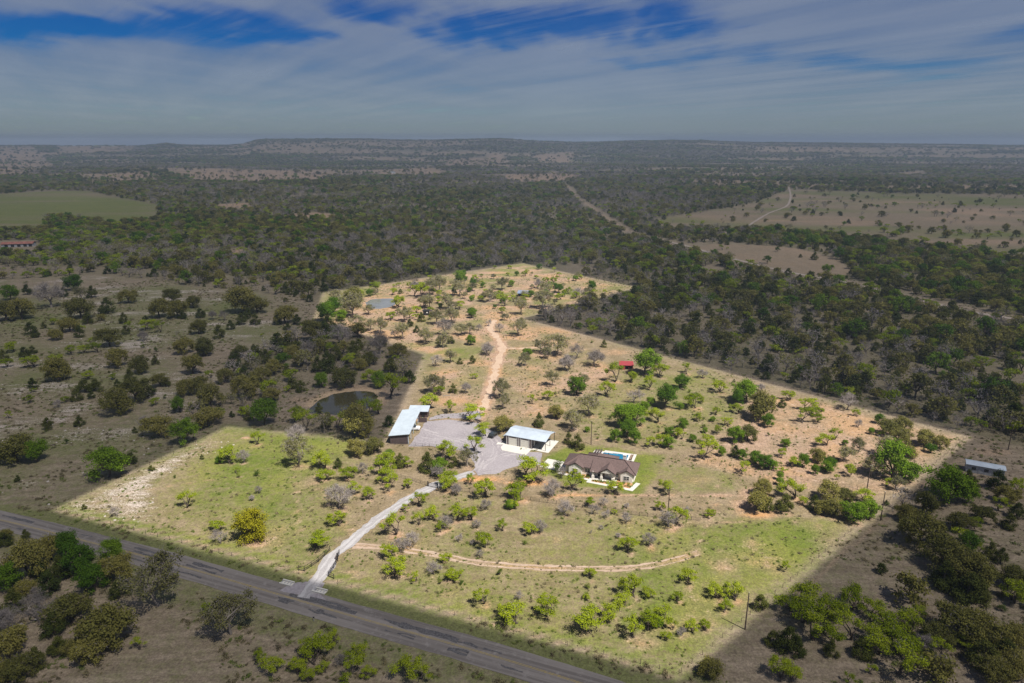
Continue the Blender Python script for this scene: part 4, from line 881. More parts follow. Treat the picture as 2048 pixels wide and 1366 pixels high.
def hip(mb, x0, x1, y0, y1, z0, pitch, th=0.18):
    w, d = x1 - x0, y1 - y0
    if w >= d:
        h = d / 2 * pitch; a, b = (x0 + d / 2, (y0 + y1) / 2, z0 + h), (x1 - d / 2, (y0 + y1) / 2, z0 + h)
        vs = [(x0, y0, z0), (x1, y0, z0), (x1, y1, z0), (x0, y1, z0), a, b]
        fs = [(0, 1, 5, 4), (1, 2, 5), (2, 3, 4, 5), (3, 0, 4)]
    else:
        h = w / 2 * pitch; a, b = ((x0 + x1) / 2, y0 + w / 2, z0 + h), ((x0 + x1) / 2, y1 - w / 2, z0 + h)
        vs = [(x0, y0, z0), (x1, y0, z0), (x1, y1, z0), (x0, y1, z0), a, b]
        fs = [(0, 1, 4), (1, 2, 5, 4), (2, 3, 5), (3, 0, 4, 5)]
    vs += [(x, y, z - th) for x, y, z in vs[:4]]
    fs += [(0, 6, 7, 1), (1, 7, 8, 2), (2, 8, 9, 3), (3, 9, 6, 0), (6, 9, 8, 7)]
    return mb.add(vs, fs)
def gable_y(mb, x0, x1, y0, y1, z0, pitch, th=0.18):   # ridge along y, open gable on the front
    xm = (x0 + x1) / 2; h = (x1 - x0) / 2 * pitch
    return mb.extrude_y([(x0, z0 - th), (xm, z0 + h - th), (x1, z0 - th), (x1, z0), (xm, z0 + h), (x0, z0)], y0, y1)
def window(parent, xc, y, zc, w, h, nm='window', lights=2):
    """window in a wall that faces -y"""
    f = MB(); t = 0.10
    f.box(xc - w / 2, xc + w / 2, y - 0.07, y, zc - h / 2, zc - h / 2 + t).box(xc - w / 2, xc + w / 2, y - 0.07, y, zc + h / 2 - t, zc + h / 2)
    for i in range(lights + 1):
        x_ = xc - w / 2 + (w - t) * i / lights; f.box(x_, x_ + t, y - 0.068, y, zc - h / 2 + t, zc + h / 2 - t)
    f.box(xc - w / 2 + t, xc + w / 2 - t, y - 0.064, y, zc - 0.03, zc + 0.03)
    o = f.build(nm, M['white'], parent)
    for i in range(lights):
        a = xc - w / 2 + t + (w - t) * i / lights; b = a + (w - t) / lights - t
        MB().box(a, b, y - 0.035, y - 0.005, zc - h / 2 + t, zc + h / 2 - t).build('pane', M['glass'], o)
    return o
hs0 = empty('ranch_house', (17.0, 207.0), math.radians(-19.1))
tag(hs0, 'cream stone ranch house under a brown many-hipped shingle roof', 'house')
w = MB()
w.box(0.5, 23.4, 1.5, 9.2, -0.1, 2.85).box(6.6, 16.0, 9.2, 11.8, -0.1, 2.84)
w.box(1.9, 6.2, 0.3, 1.5, -0.1, 2.83).box(19.2, 23.0, 0.2, 1.5, -0.1, 2.83)
w.add([(1.7, 0.3, 2.83), (6.4, 0.3, 2.83), (4.05, 0.3, 4.0), (1.7, 0.6, 2.83), (6.4, 0.6, 2.83), (4.05, 0.6, 4.0)], [(0, 1, 2), (3, 5, 4), (0, 2, 5, 3), (1, 4, 5, 2)])
w.add([(19.0, 0.2, 2.83), (23.2, 0.2, 2.83), (21.1, 0.2, 3.9), (19.0, 0.5, 2.83), (23.2, 0.5, 2.83), (21.1, 0.5, 3.9)], [(0, 1, 2), (3, 5, 4), (0, 2, 5, 3), (1, 4, 5, 2)])
w.add([(12.7, -0.9, 2.75), (17.3, -0.9, 2.75), (15.0, -0.9, 4.1), (12.7, -0.6, 2.75), (17.3, -0.6, 2.75), (15.0, -0.6, 4.1)], [(0, 1, 2), (3, 5, 4), (0, 2, 5, 3), (1, 4, 5, 2)])
w.build('wall', M['stonewall'], hs0)
r = MB()
hip(r, -0.2, 24.1, 1.0, 9.9, 2.9, 0.56); hip(r, 5.9, 16.6, 3.0, 12.4, 2.92, 0.56)
gable_y(r, 1.2, 6.9, 0.08, 5.2, 2.91, 0.56); gable_y(r, 18.6, 23.7, -0.02, 5.2, 2.93, 0.56)
gable_y(r, 12.2, 17.8, -1.1, 7.0, 2.94, 0.62)
r.add([(9.3, -0.9, 2.6), (12.6, -0.9, 2.6), (12.6, 4.0, 4.9), (9.3, 4.0, 4.9), (9.3, -0.9, 2.45), (12.6, -0.9, 2.45), (12.6, 4.0, 4.75), (9.3, 4.0, 4.75)], [(0, 1, 2, 3), (4, 7, 6, 5), (0, 4, 5, 1), (0, 3, 7, 4), (1, 5, 6, 2)])
roof = r.build('roof', M['shingle'], hs0)
rc = MB()
for (a, b) in (((4.4, 5.3, 5.55), (19.5, 5.3, 5.55)), ((15.0, -1.3, 4.72), (15.0, 6.5, 4.72)), ((4.05, -0.15, 4.55), (4.05, 3.6, 4.55)), ((21.15, -0.25, 4.4), (21.15, 3.4, 4.4)),
               ((-0.2, 0.7, 2.95), (4.4, 5.3, 5.5)), ((24.1, 0.7, 2.95), (19.5, 5.3, 5.5)), ((24.1, 9.9, 2.95), (19.5, 5.3, 5.5)), ((5.9, 12.4, 2.97), (10.6, 7.7, 5.55)), ((16.6, 12.4, 2.97), (11.9, 7.7, 5.55))):
    rc.tube(a, b, 0.10, 0.10, 4)
rc.build('ridge_cap', M['shingle'], roof)
ch = MB(); ch.box(18.7, 19.7, 6.6, 7.5, 3.5, 6.4).box(18.6, 19.8, 6.5, 7.6, 6.4, 6.6); ch.build('chimney', M['white'], roof)
for vx, vy, vz in ((10.2, 5.6, 5.6), (8.3, 9.8, 4.0), (13.4, 9.3, 4.9), (21.4, 6.6, 4.4)): MB().tube((vx, vy, vz - 0.5), (vx, vy, vz + 0.45), 0.12, 0.12, 6).build('roof_vent', M['black'], roof)
fa = MB()
for x0, x1, y in ((-0.2, 1.2, 0.7), (6.9, 9.3, 0.7), (17.8, 18.6, 0.7), (23.7, 24.1, 0.7)): fa.box(x0, x1, y - 0.05, y - 0.002, 2.7, 2.9)
fa.build('fascia', M['darkwall'], hs0)
window(hs0, 4.05, 0.3, 1.55, 1.9, 1.5); window(hs0, 21.1, 0.2, 1.55, 1.9, 1.5); window(hs0, 8.0, 1.5, 1.55, 1.8, 1.4); window(hs0, 17.9, 1.5, 1.55, 1.0, 1.5, lights=1)
d = MB().box(12.2, 13.7, 1.38, 1.49, 0.1, 2.3).build('door', M['wood'], hs0)
MB().box(13.45, 13.52, 1.32, 1.379, 1.1, 1.3).build('handle', M['black'], d)
MB().box(11.5, 12.1, 1.40, 1.49, 0.1, 2.3).build('sidelight', M['glass'], hs0)
for cx_ in (10.3, 13.1, 16.9):
    MB().box(cx_ - 0.42, cx_ + 0.42, -0.85, -0.05, 0, 1.2).box(cx_ - 0.28, cx_ + 0.28, -0.72, -0.18, 1.2, 2.75).build('porch_column', M['stonewall'], hs0)
pf = MB().box(9.2, 18.0, -1.4, 1.49, -0.05, 0.13).build('porch_floor', M['concrete'], hs0)
MB().box(23.4, 23.47, 5.0, 6.6, 1.0, 2.3).build('window', M['glass'], hs0)
hm = hs0.matrix_basis
def hl(x, y, z=0.0):
    p_ = Matrix.Translation((17.0, 207.0, 0)) @ Matrix.Rotation(math.radians(-19.1), 4, 'Z') @ Vector((x, y, z)); return (p_.x, p_.y, p_.z)
def house_sheet(name, poly, z0, z1, mat, label, cat, kind='structure'):
    m_ = MB().prism([hl(x, y)[:2] for x, y in poly], z0, z1); o_ = m_.build(name, mat); tag(o_, label, cat, kind=kind); return o_
house_sheet('house_walk', [(-1.6, -0.8), (9.0, -2.4), (8.8, -3.8), (24.0, -4.9), (25.6, 0.9), (24.2, 1.1), (22.9, -3.5), (10.2, -2.8), (10.2, -1.5), (-1.2, 0.4)], 0.0, 0.12, M['concrete'], 'white concrete walk edging the flower beds before the house', 'walk')
house_sheet('house_drive', [(-8.6, 2.0), (-0.6, 0.9), (0.4, 1.4), (0.4, 8.4), (-1.0, 8.2), (-7.8, 8.8)], 0.0, 0.10, M['concrete'], 'white concrete drive leading to the left end of the house', 'drive')
for nm, poly, lab in (('flower_bed', [(-0.4, 0.5), (9.2, -1.2), (9.2, 1.4), (6.3, 1.4), (6.3, 0.2), (1.8, 0.2), (1.8, 1.4), (-0.4, 1.4)], 'orange mulch flower bed under the left front windows of the house'),
                      ('flower_bed', [(10.3, -2.7), (15.0, -3.05), (15.0, -1.5), (10.3, -1.45)], 'orange mulch flower bed in front of the porch'),
                      ('flower_bed', [(17.0, -3.2), (22.8, -3.4), (23.3, 0.1), (19.1, 0.1), (19.1, 1.4), (18.1, 1.4), (18.1, -1.5), (17.0, -1.5)], 'orange mulch flower bed at the right front corner of the house')):
    house_sheet(nm, poly, 0.0, 0.09, M['mulch'], lab, 'flower bed', None)
sp = [tuft(20, 'greenweed'), tuft(21, 'yellow'), tuft(22, 'shrub')]
bx_ = [(0.6, 0.0), (1.2, 0.7), (2.6, -0.2), (3.6, -0.4), (4.9, -0.5), (6.0, -0.6), (7.0, 0.2), (8.2, 0.6), (8.6, -0.5), (10.9, -2.2), (11.8, -2.3), (12.8, -2.1), (13.9, -2.4), (14.6, -2.0), (17.6, -2.4), (18.6, -1.2), (19.6, -2.6), (20.4, -1.0), (21.3, -2.5), (22.2, -0.8), (22.4, -2.2)]
ORD = ['first', 'second', 'third', 'fourth', 'fifth', 'sixth', 'seventh', 'eighth', 'ninth']
for i, (x, y) in enumerate(bx_):
    q = hl(x, y); o = link('flower_clump', sp[i % 3]); o.location = (q[0], q[1], 0.09); o.scale = (1.0 + 0.3 * (i % 3),) * 3; o.rotation_euler = (0, 0, i * 1.3)
    bed, first, cnt = (('left window bed', 0, 9) if i < 9 else ('porch bed', 9, 5) if i < 14 else ('right corner bed', 14, 7)); tag(o, f'small flower clump in the orange {bed} of the house, {ORD[i - first]} from the left', 'plant', 'flower clumps along the house front')
# pool and patio behind the house
house_sheet('pool_patio', [(5.6, 12.7), (6.2, 20.9), (9.6, 21.0), (9.8, 22.0), (21.0, 22.2), (20.9, 16.0), (18.2, 12.2), (17.45, 12.7)], 0.0, 0.14, M['concrete'], 'white patio around the swimming pool behind the house', 'patio')
pl = empty('swimming_pool', hl(14, 18)[:2], math.radians(-19.1)); tag(pl, 'blue swimming pool stepping along behind the house', 'pool')
def pbox(nm, x0, x1, y0, y1, z0, z1, mat): MB().box(x0 - 14, x1 - 14, y0 - 18, y1 - 18, z0, z1).build(nm, mat, pl)
pw = MB().prism([(x - 14, y - 18) for x, y in [(9.6, 18.0), (12.0, 18.0), (12.0, 13.6), (18.4, 13.6), (18.4, 20.6), (12.9, 20.6), (12.9, 20.0), (9.6, 20.0)]], 0.10, 0.165); pw.build('water', M['pool'], pl)
cp = MB()
for a, b in (((9.5, 20.05), (12.9, 20.3)), ((12.8, 20.65), (18.6, 20.9)), ((18.45, 13.4), (18.75, 20.65)), ((9.2, 17.8), (9.55, 20.05))): cp.box(a[0] - 14, b[0] - 14, a[1] - 18, b[1] - 18, 0.12, 0.26)
cp.build('coping', M['white'], pl)
MB().box(13.0 - 14, 14.6 - 14, 20.1 - 18, 20.55 - 18, 0.14, 0.5).build('tanning_shelf', M['white'], pl)
for nm_, x_, y_, lab in (('patio_bench', 19.7, 18.6, 'long brown bench on the white patio right of the pool'),):
    q = hl(x_, y_); b_ = empty(nm_, (q[0], q[1], 0.14), math.radians(-19.1)); tag(b_, lab, 'bench')
    MB().box(-0.45, 0.45, -2.0, 2.0, 0.36, 0.46).build('seat', M['wood'], b_); MB().box(0.35, 0.45, -2.0, 2.0, 0.46, 0.9).build('backrest', M['wood'], b_)
    for yy in (-1.8, 1.8):
        for xx in (-0.38, 0.38): MB().box(xx - 0.05, xx + 0.05, yy - 0.05, yy + 0.05, 0, 0.36).build('leg', M['wood'], b_)
for i, (x_, y_) in enumerate(((6.9, 19.6), (7.8, 19.7), (8.7, 19.9))):
    q = hl(x_, y_); b_ = empty('pool_lounger', (q[0], q[1], 0.14), math.radians(-25)); tag(b_, ('left', 'middle', 'right')[i] + 'most of three dark loungers at the back corner of the patio', 'lounger', 'loungers on the patio')
    MB().box(-0.3, 0.3, -0.9, 0.3, 0.25, 0.33).build('seat', M['darkwall'], b_)
    MB().add([(-0.3, 0.3, 0.25), (0.3, 0.3, 0.25), (0.3, 0.85, 0.8), (-0.3, 0.85, 0.8), (-0.3, 0.36, 0.2), (0.3, 0.36, 0.2), (0.3, 0.91, 0.75), (-0.3, 0.91, 0.75)], [(0, 1, 2, 3), (4, 7, 6, 5), (0, 3, 7, 4), (1, 5, 6, 2), (0, 4, 5, 1), (3, 2, 6, 7)]).build('backrest', M['darkwall'], b_)
    for xx in (-0.25, 0.25):
        for yy in (-0.8, 0.2): MB().box(xx - 0.03, xx + 0.03, yy - 0.03, yy + 0.03, 0, 0.25).build('leg', M['black'], b_)
# garage with carport
gr = empty('garage', (-2.0, 229.8), math.radians(-23.5)); tag(gr, 'two-door metal garage with a carport under one silver roof', 'garage')
g_ = MB(); GW, GD = 9.9, 9.6
for x0, x1 in ((0, 0.9), (4.1, 5.6), (8.8, GW)): g_.box(x0, x1, 0, 0.25, 0, 3.5)
g_.box(0.9, 4.1, 0, 0.24, 3.05, 3.5).box(5.6, 8.8, 0, 0.24, 3.05, 3.5)
g_.box(0, 0.25, 0.25, GD, 0, 3.5).box(GW - 0.25, GW, 0.25, GD, 0, 3.5).box(0.25, GW - 0.25, GD - 0.25, GD, 0, 3.5)
for x0 in (0.0, GW - 0.25): g_.add([(x0, 0.1, 3.5), (x0, GD - 0.1, 3.5), (x0, GD / 2, 4.5), (x0 + 0.25, 0.1, 3.5), (x0 + 0.25, GD - 0.1, 3.5), (x0 + 0.25, GD / 2, 4.5)], [(0, 2, 1), (3, 4, 5), (0, 3, 5, 2), (1, 2, 5, 4)])
g_.build('wall', M['greywall'], gr)
tr = MB()
for x0 in (-0.06, 0.84, 4.06, 4.78, 5.5, 8.76, 9.78): tr.box(x0, x0 + 0.14, -0.06, -0.002, 0, 3.5)
tr.build('trim', M['white'], gr)
for x0 in (0.98, 5.64):
    dd = MB().box(x0, x0 + 3.08, 0.06, 0.16, 0.0, 3.04).build('garage_door', M['cream'], gr)
    for k in range(4): MB().box(x0 + 0.08, x0 + 3.0, 0.03, 0.058, 0.06 + k * 0.76, 0.70 + k * 0.76).build('door_panel', M['cream'], dd)
ro = MB(); ro.extrude_x([(-0.12, 3.62), (0.9, 3.95), (GD / 2, 4.75), (GD - 0.9, 3.95), (GD + 0.5, 3.4), (GD + 0.5, 3.52), (GD - 0.9, 4.07), (GD / 2, 4.87), (0.9, 4.07), (-0.12, 3.74)], -0.4, 15.4)
ro_o = ro.build('roof', M['galv'], gr)
rb = MB()
for k in range(27):
    x0 = -0.3 + k * 0.58
    for (ya, za), (yb, zb) in (((-0.12, 3.75), (0.9, 4.08)), ((0.9, 4.08), (GD / 2, 4.88)), ((GD / 2, 4.88), (GD - 0.9, 4.08)), ((GD - 0.9, 4.08), (GD + 0.5, 3.53))): rb.tube((x0, ya, za), (x0, yb, zb), 0.02, 0.02, 3, False)
rbo = rb.build('roof_rib', M['galv'], ro_o); rbo['kind'] = 'stuff'
for x0, y0 in ((15.1, 0.1), (15.1, 4.8), (15.1, 9.5), (10.2, -0.1)): MB().box(x0 - 0.08, x0 + 0.08, y0 - 0.08, y0 + 0.08, 0.12, 3.55 if y0 != 4.8 else 4.7).build('carport_post', M['black'], gr)
MB().box(10.0, 15.3, 0.0, 0.12, 3.3, 3.5).build('beam', M['greywall'], gr)
MB().box(-2.0, -0.01, 2.2, 8.8, 0, 2.2).build('lean_to', M['greywall'], gr)
MB().add([(-2.3, 1.9, 2.1), (0.0, 1.9, 3.0), (0.0, 9.1, 3.0), (-2.3, 9.1, 2.1), (-2.3, 1.9, 2.22), (-0.002, 1.9, 3.12), (-0.002, 9.1, 3.12), (-2.3, 9.1, 2.22)], [(0, 3, 2, 1), (4, 5, 6, 7), (0, 1, 5, 4), (1, 2, 6, 5), (2, 3, 7, 6), (3, 0, 4, 7)]).build('lean_to_roof', M['galv'], gr)
dk = MB().box(GW + 0.0, GW + 0.06, 2.0, 3.0, 0.12, 2.2).build('side_door', M['white'], gr)
def gl(x, y):
    p_ = Matrix.Translation((-2.0, 229.8, 0)) @ Matrix.Rotation(math.radians(-23.5), 4, 'Z') @ Vector((x, y, 0)); return (p_.x, p_.y)
structure(MB().prism([gl(*q) for q in [(-1.0, -0.1), (-0.9, -3.2), (0.6, -5.4), (10.0, -5.6), (10.0, -0.02), (0.0, -0.02)]], 0, 0.12).build('garage_apron', M['concrete']), 'white concrete apron in front of the two garage doors', 'apron')
structure(MB().prism([gl(*q) for q in [(9.92, -0.8), (16.6, -0.8), (16.6, 10.2), (9.92, 10.2)]], 0, 0.11).build('carport_slab', M['concrete']), 'white concrete slab under the carport', 'slab')
structure(MB().prism([gl(*q) for q in [(-3.6, 0.4), (-2.05, 0.4), (-2.05, 2.0), (-0.02, 2.0), (-0.02, -0.05), (-3.4, -1.6)]], 0, 0.10).build('garage_slab', M['concrete']), 'small concrete slab at the left corner of the garage', 'slab')
# long open shed with its lean-to
sh = empty('open_shed', (-44.6, 230.3), math.radians(-2.6)); tag(sh, 'long dark shed with a pale slanted roof and open right side', 'shed')
SW, SD = 6.7, 24.6
MB().add([(0, 0, 0), (SW, 0, 0), (SW, 0, 4.0), (0, 0, 3.3), (0, 0.2, 0), (SW, 0.2, 0), (SW, 0.2, 4.0), (0, 0.2, 3.3)], [(0, 1, 2, 3), (4, 7, 6, 5), (0, 3, 7, 4), (1, 5, 6, 2), (3, 2, 6, 7)]).build('end_wall', M['darkwall'], sh)
MB().add([(0, SD - 0.2, 0), (SW, SD - 0.2, 0), (SW, SD - 0.2, 4.0), (0, SD - 0.2, 3.3), (0, SD, 0), (SW, SD, 0), (SW, SD, 4.0), (0, SD, 3.3)], [(0, 1, 2, 3), (4, 7, 6, 5), (0, 3, 7, 4), (1, 5, 6, 2), (3, 2, 6, 7)]).build('end_wall', M['darkwall'], sh)
MB().box(0, 0.2, 0.2, SD - 0.2, 0, 3.28).build('back_wall', M['darkwall'], sh)
MB().add([(-0.5, -0.5, 3.28), (SW + 0.6, -0.5, 4.10), (SW + 0.6, SD + 0.5, 4.10), (-0.5, SD + 0.5, 3.28), (-0.5, -0.5, 3.42), (SW + 0.6, -0.5, 4.24), (SW + 0.6, SD + 0.5, 4.24), (-0.5, SD + 0.5, 3.42)], [(0, 3, 2, 1), (4, 5, 6, 7), (0, 1, 5, 4), (1, 2, 6, 5), (2, 3, 7, 6), (3, 0, 4, 7)]).build('roof', M['palegalv'], sh)
rb = MB()
for k in range(33): rb.tube((-0.5, -0.4 + k * 0.79, 3.43), (SW + 0.6, -0.4 + k * 0.79, 4.25), 0.025, 0.025, 3, False)
rbo = rb.build('roof_rib', M['galv'], sh); rbo['kind'] = 'stuff'
for y0 in (4.9, 9.8, 14.7, 19.6): MB().box(SW - 0.1, SW + 0.1, y0 - 0.1, y0 + 0.1, 0, 4.0).build('post', M['galv'], sh)
MB().box(SW - 0.08, SW + 0.08, 0.0, -0.05, 0, 4.0).box(SW - 0.12, SW + 0.14, -0.06, -0.002, 0, 3.98).build('corner_trim', M['galv'], sh)
MB().box(SW - 0.09, SW + 0.09, 0.25, SD - 0.25, 3.7, 3.98).build('beam', M['darkwall'], sh)
sx_ = empty('small_shed', (-41.5, 255.6), math.radians(-2.0)); tag(sx_, 'small dark lean-to shed with a grey roof behind the long shed', 'shed')
MB().box(0.3, 7.6, 0.2, 4.6, 0, 2.7).build('wall', M['darkwall'], sx_)
MB().add([(-0.2, -0.5, 2.72), (8.0, -0.5, 2.72), (8.0, 5.0, 3.25), (-0.2, 5.0, 3.25), (-0.2, -0.5, 2.84), (8.0, -0.5, 2.84), (8.0, 5.0, 3.37), (-0.2, 5.0, 3.37)], [(0, 3, 2, 1), (4, 5, 6, 7), (0, 1, 5, 4), (1, 2, 6, 5), (2, 3, 7, 6), (3, 0, 4, 7)]).build('roof', M['galv'], sx_)
MB().box(5.2, 6.4, 0.1, 0.195, 0, 2.1).build('door', M['black'], sx_)
pn = empty('dark_pen', (-37.0, 250.6), math.radians(-2)); tag(pn, 'dark slatted pen wall between the long shed and the small shed', 'pen')
for k in range(6): MB().box(0, 3.4, -0.04, 0.04, 0.1 + k * 0.32, 0.38 + k * 0.32).build('slat', M['darkwall'], pn)
for xx in (0.05, 1.7, 3.35): MB().box(xx - 0.06, xx + 0.06, 0.042, 0.14, 0, 2.1).build('post', M['galv'], pn)
# ------------------------------------------------------------------ vehicles
def vehicle(name, loc, rz, prof_low, prof_cab, width, paint, label, cat, wheels, bed=None):
    v_ = empty(name, loc, rz); tag(v_, label, cat)
    b_ = MB().extrude_y(prof_low[::-1], -width / 2, width / 2).build('body', paint, v_)
    c_ = MB(); n_ = len(prof_cab); hw0, hw1 = width / 2 * 0.97, width / 2 * 0.78
    zmin = min(z for _, z in prof_cab); zmax = max(z for _, z in prof_cab)
    wv = lambda z: hw0 + (hw1 - hw0) * (z - zmin) / (zmax - zmin)
    c_.add([(x, -wv(z), z) for x, z in prof_cab] + [(x, wv(z), z) for x, z in prof_cab], [tuple(range(n_ - 1, -1, -1)), tuple(range(n_, 2 * n_))] + [(k, (k + 1) % n_, n_ + (k + 1) % n_, n_ + k) for k in range(n_)])
    c_.build('windows', M['glass'], v_)
    tp = [p_ for p_ in prof_cab if p_[1] > zmax - 0.02]; x0, x1 = min(p_[0] for p_ in tp), max(p_[0] for p_ in tp)
    MB().box(x0 - 0.03, x1 + 0.03, -hw1 - 0.02, hw1 + 0.02, zmax, zmax + 0.06).build('roof', paint, v_)
    for x_ in wheels:
        for s_ in (-1, 1):
            wo_ = MB().tube((x_, s_ * (width / 2 - 0.2), 0.37), (x_, s_ * (width / 2 + 0.03), 0.37), 0.37, 0.37, 14).build('wheel', M['tyre'], v_)
            MB().tube((x_, s_ * (width / 2 + 0.02), 0.37), (x_, s_ * (width / 2 + 0.045), 0.37), 0.22, 0.2, 10).build('rim', M['chrome'], wo_)
    xf = max(p_[0] for p_ in prof_low)
    for s_ in (-1, 1): MB().box(xf - 0.02, xf + 0.03, s_ * width * 0.36 - 0.16, s_ * width * 0.36 + 0.16, 0.72, 0.9).build('headlight', M['lamp'], v_)
    if bed: MB().box(*bed).build('bed', M['black'], v_)
    return v_
lowp = [(-2.45, 0.35), (2.4, 0.35), (2.45, 0.75), (2.3, 0.98), (1.1, 1.08), (-2.4, 1.1), (-2.48, 0.7)]
vehicle('parked_car', (*at(987, 872.5), 0.05), math.radians(61), lowp, [(1.15, 1.06), (0.35, 1.72), (-2.0, 1.74), (-2.38, 1.08)], 1.95, M['carblack'], 'black car parked under trees on the gravel beside the garage', 'car', (-1.5, 1.5))
vehicle('pickup_truck', (-38.2, 243.4, 0.05), math.radians(-4), [(-2.8, 0.45), (2.75, 0.45), (2.8, 0.85), (2.65, 1.15), (1.3, 1.2), (-2.8, 1.2)], [(1.35, 1.18), (0.7, 1.85), (-0.9, 1.87), (-1.1, 1.18)], 2.0, M['carwhite'], 'white pickup nosing out from under the long open shed', 'truck', (-1.8, 1.75), (-2.7, -1.2, -0.85, 0.85, 1.201, 1.23))
# ------------------------------------------------------------------ smaller farm buildings
rs = empty('red_shed', (52.6, 316.8), math.radians(-6)); tag(rs, 'small open-fronted red metal shed beside a big green tree', 'shed')
MB().box(0, 2.6, 0, 0.12, 0, 2.2).box(0, 0.12, 0.12, 4.4, 0, 2.4).box(0.12, 6.4, 4.28, 4.4, 0, 2.3).box(6.28, 6.4, 1.5, 4.28, 0, 2.3).build('wall', M['red'], rs)
MB().add([(-0.3, -0.3, 2.25), (6.7, -0.3, 2.25), (6.7, 4.8, 2.9), (-0.3, 4.8, 2.9), (-0.3, -0.3, 2.35), (6.7, -0.3, 2.35), (6.7, 4.8, 3.0), (-0.3, 4.8, 3.0)], [(0, 3, 2, 1), (4, 5, 6, 7), (0, 1, 5, 4), (1, 2, 6, 5), (2, 3, 7, 6), (3, 0, 4, 7)]).build('roof', M['red'], rs)
for x_ in (4.4, 6.34): MB().box(x_ - 0.06, x_ + 0.06, 0, 0.12, 0, 2.25).build('post', M['red'], rs)
bs_ = empty('livestock_shelter', (4.3, 484.5), math.radians(-7)); tag(bs_, 'low open shelter with a blue-grey roof near the far corner', 'shelter')
MB().box(0, 9.2, 4.8, 4.95, 0, 2.4).box(0, 0.15, 0, 4.8, 0, 2.4).box(9.05, 9.2, 0, 4.8, 0, 2.4).build('wall', M['black'], bs_)
MB().add([(-0.5, -0.6, 2.5), (9.7, -0.6, 2.5), (9.7, 5.4, 3.6), (-0.5, 5.4, 3.6), (-0.5, -0.6, 2.62), (9.7, -0.6, 2.62), (9.7, 5.4, 3.72), (-0.5, 5.4, 3.72)], [(0, 3, 2, 1), (4, 5, 6, 7), (0, 1, 5, 4), (1, 2, 6, 5), (2, 3, 7, 6), (3, 0, 4, 7)]).build('roof', M['blueroof'], bs_)
for x_ in (0.1, 3.1, 6.1, 9.1): MB().box(x_ - 0.08, x_ + 0.08, -0.1, 0.08, 0, 2.5).build('post', M['wood'], bs_)
bk_ = empty('black_shed', (-57.2, 427.6), math.radians(8)); tag(bk_, 'small black box shed with a pale hatch among the oaks', 'shed')
MB().box(0, 4.0, 0, 3.2, 0.3, 3.0).build('wall', M['black'], bk_); MB().box(-0.25, 4.3, -0.25, 3.4, 3.0, 3.2).build('roof', M['black'], bk_)
MB().box(2.1, 2.9, -0.04, -0.002, 1.5, 2.2).build('hatch', M['white'], bk_)
MB().add([(4.3, 0.5, 2.9), (6.2, 0.5, 2.5), (6.2, 2.6, 2.5), (4.3, 2.6, 2.9), (4.3, 0.5, 3.0), (6.2, 0.5, 2.6), (6.2, 2.6, 2.6), (4.3, 2.6, 3.0)], [(0, 3, 2, 1), (4, 5, 6, 7), (0, 1, 5, 4), (1, 2, 6, 5), (2, 3, 7, 6), (3, 0, 4, 7)]).build('awning', M['black'], bk_)
rbn = empty('rusty_barn', (-550, 735), math.radians(14)); tag(rbn, 'long low barn with a rusty roof at the left edge', 'barn')
MB().box(0, 30, 0, 9, 0, 3.2).build('wall', M['tin'], rbn)
MB().extrude_x([(-0.7, 3.1), (4.5, 5.0), (9.7, 3.1), (9.7, 3.3), (4.5, 5.2), (-0.7, 3.3)], -0.6, 30.6).build('roof', M['rust'], rbn)
for x_ in (3, 9, 15, 21, 26): MB().box(x_, x_ + 3.2, -0.06, -0.002, 0, 2.7).build('door', M['black'], rbn)
a0, a1 = at(1929, 943), at(1977, 961)
lb = empty('long_building', at(1931, 943), math.atan2(a1[1] - a0[1], a1[0] - a0[0]) + 0.55); tag(lb, 'long whitish single-storey metal building among trees right of the property', 'building')
MB().box(0, 10.6, 0, 3.8, 0, 2.8).build('wall', M['tin'], lb)
MB().extrude_x([(-0.3, 2.75), (1.9, 3.3), (4.1, 2.75), (4.1, 2.9), (1.9, 3.45), (-0.3, 2.9)], -0.3, 10.9).build('roof', M['galv'], lb)
for x_ in (1.5, 5.0, 8.2): MB().box(x_, x_ + 1.2, -0.05, -0.002, 1.1, 2.1).build('window', M['glass'], lb)
MB().box(3.4, 4.3, -0.06, -0.002, 0.1, 2.1).build('door', M['tin'], lb)
fh = empty('farm_house', at(775, 343), 0.2); fh.location.z = float(hgt(*at(775, 343))); tag(fh, 'pale distant house in a clearing towards the mesa', 'house')
MB().box(0, 34, 0, 14, 0, 5).build('wall', M['stonewall'], fh); hip(MB(), -1, 35, -1, 15, 5, 0.45).build('roof', M['tin'], fh)
for x_ in (5, 14, 23): MB().box(x_, x_ + 3, -0.1, -0.01, 1.5, 3.5).build('window', M['glass'], fh)
# ------------------------------------------------------------------ poles, fences, gates, culverts
pole_shaft = MB().tube((0, 0, -0.2), (0, 0, 1), 0.016, 0.011, 8).mesh('shaft', M['pole'])
def power_pole(u, v, h, label, arm=True, rz=0.4):
    x, y = at(u, v); o_ = empty('power_pole', (x, y), rz); tag(o_, label, 'power pole', 'wooden power poles')
    MB().tube((0, 0, -0.1), (0, 0, h), 0.17, 0.11, 8).build('shaft', M['pole'], o_)
    if arm:
        ca = MB().box(-1.1, 1.1, -0.17, -0.12, h - 0.7, h - 0.55).build('crossarm', M['pole'], o_)
        for x_ in (-1.0, 0.0, 1.0): MB().tube((x_, -0.145, h - 0.55), (x_, -0.145, h - 0.33), 0.05, 0.04, 6).build('insulator', M['white'], ca)
    else:
        MB().tube((0, 0, h), (0, 0, h + 0.22), 0.06, 0.05, 6).build('insulator', M['white'], o_)
    return o_
power_pole(1490, 1259, 9.6, 'wooden power pole standing in grass near the front right corner', False)
power_pole(1761, 1041, 9.2, 'wooden power pole by the track on the right fence', False)
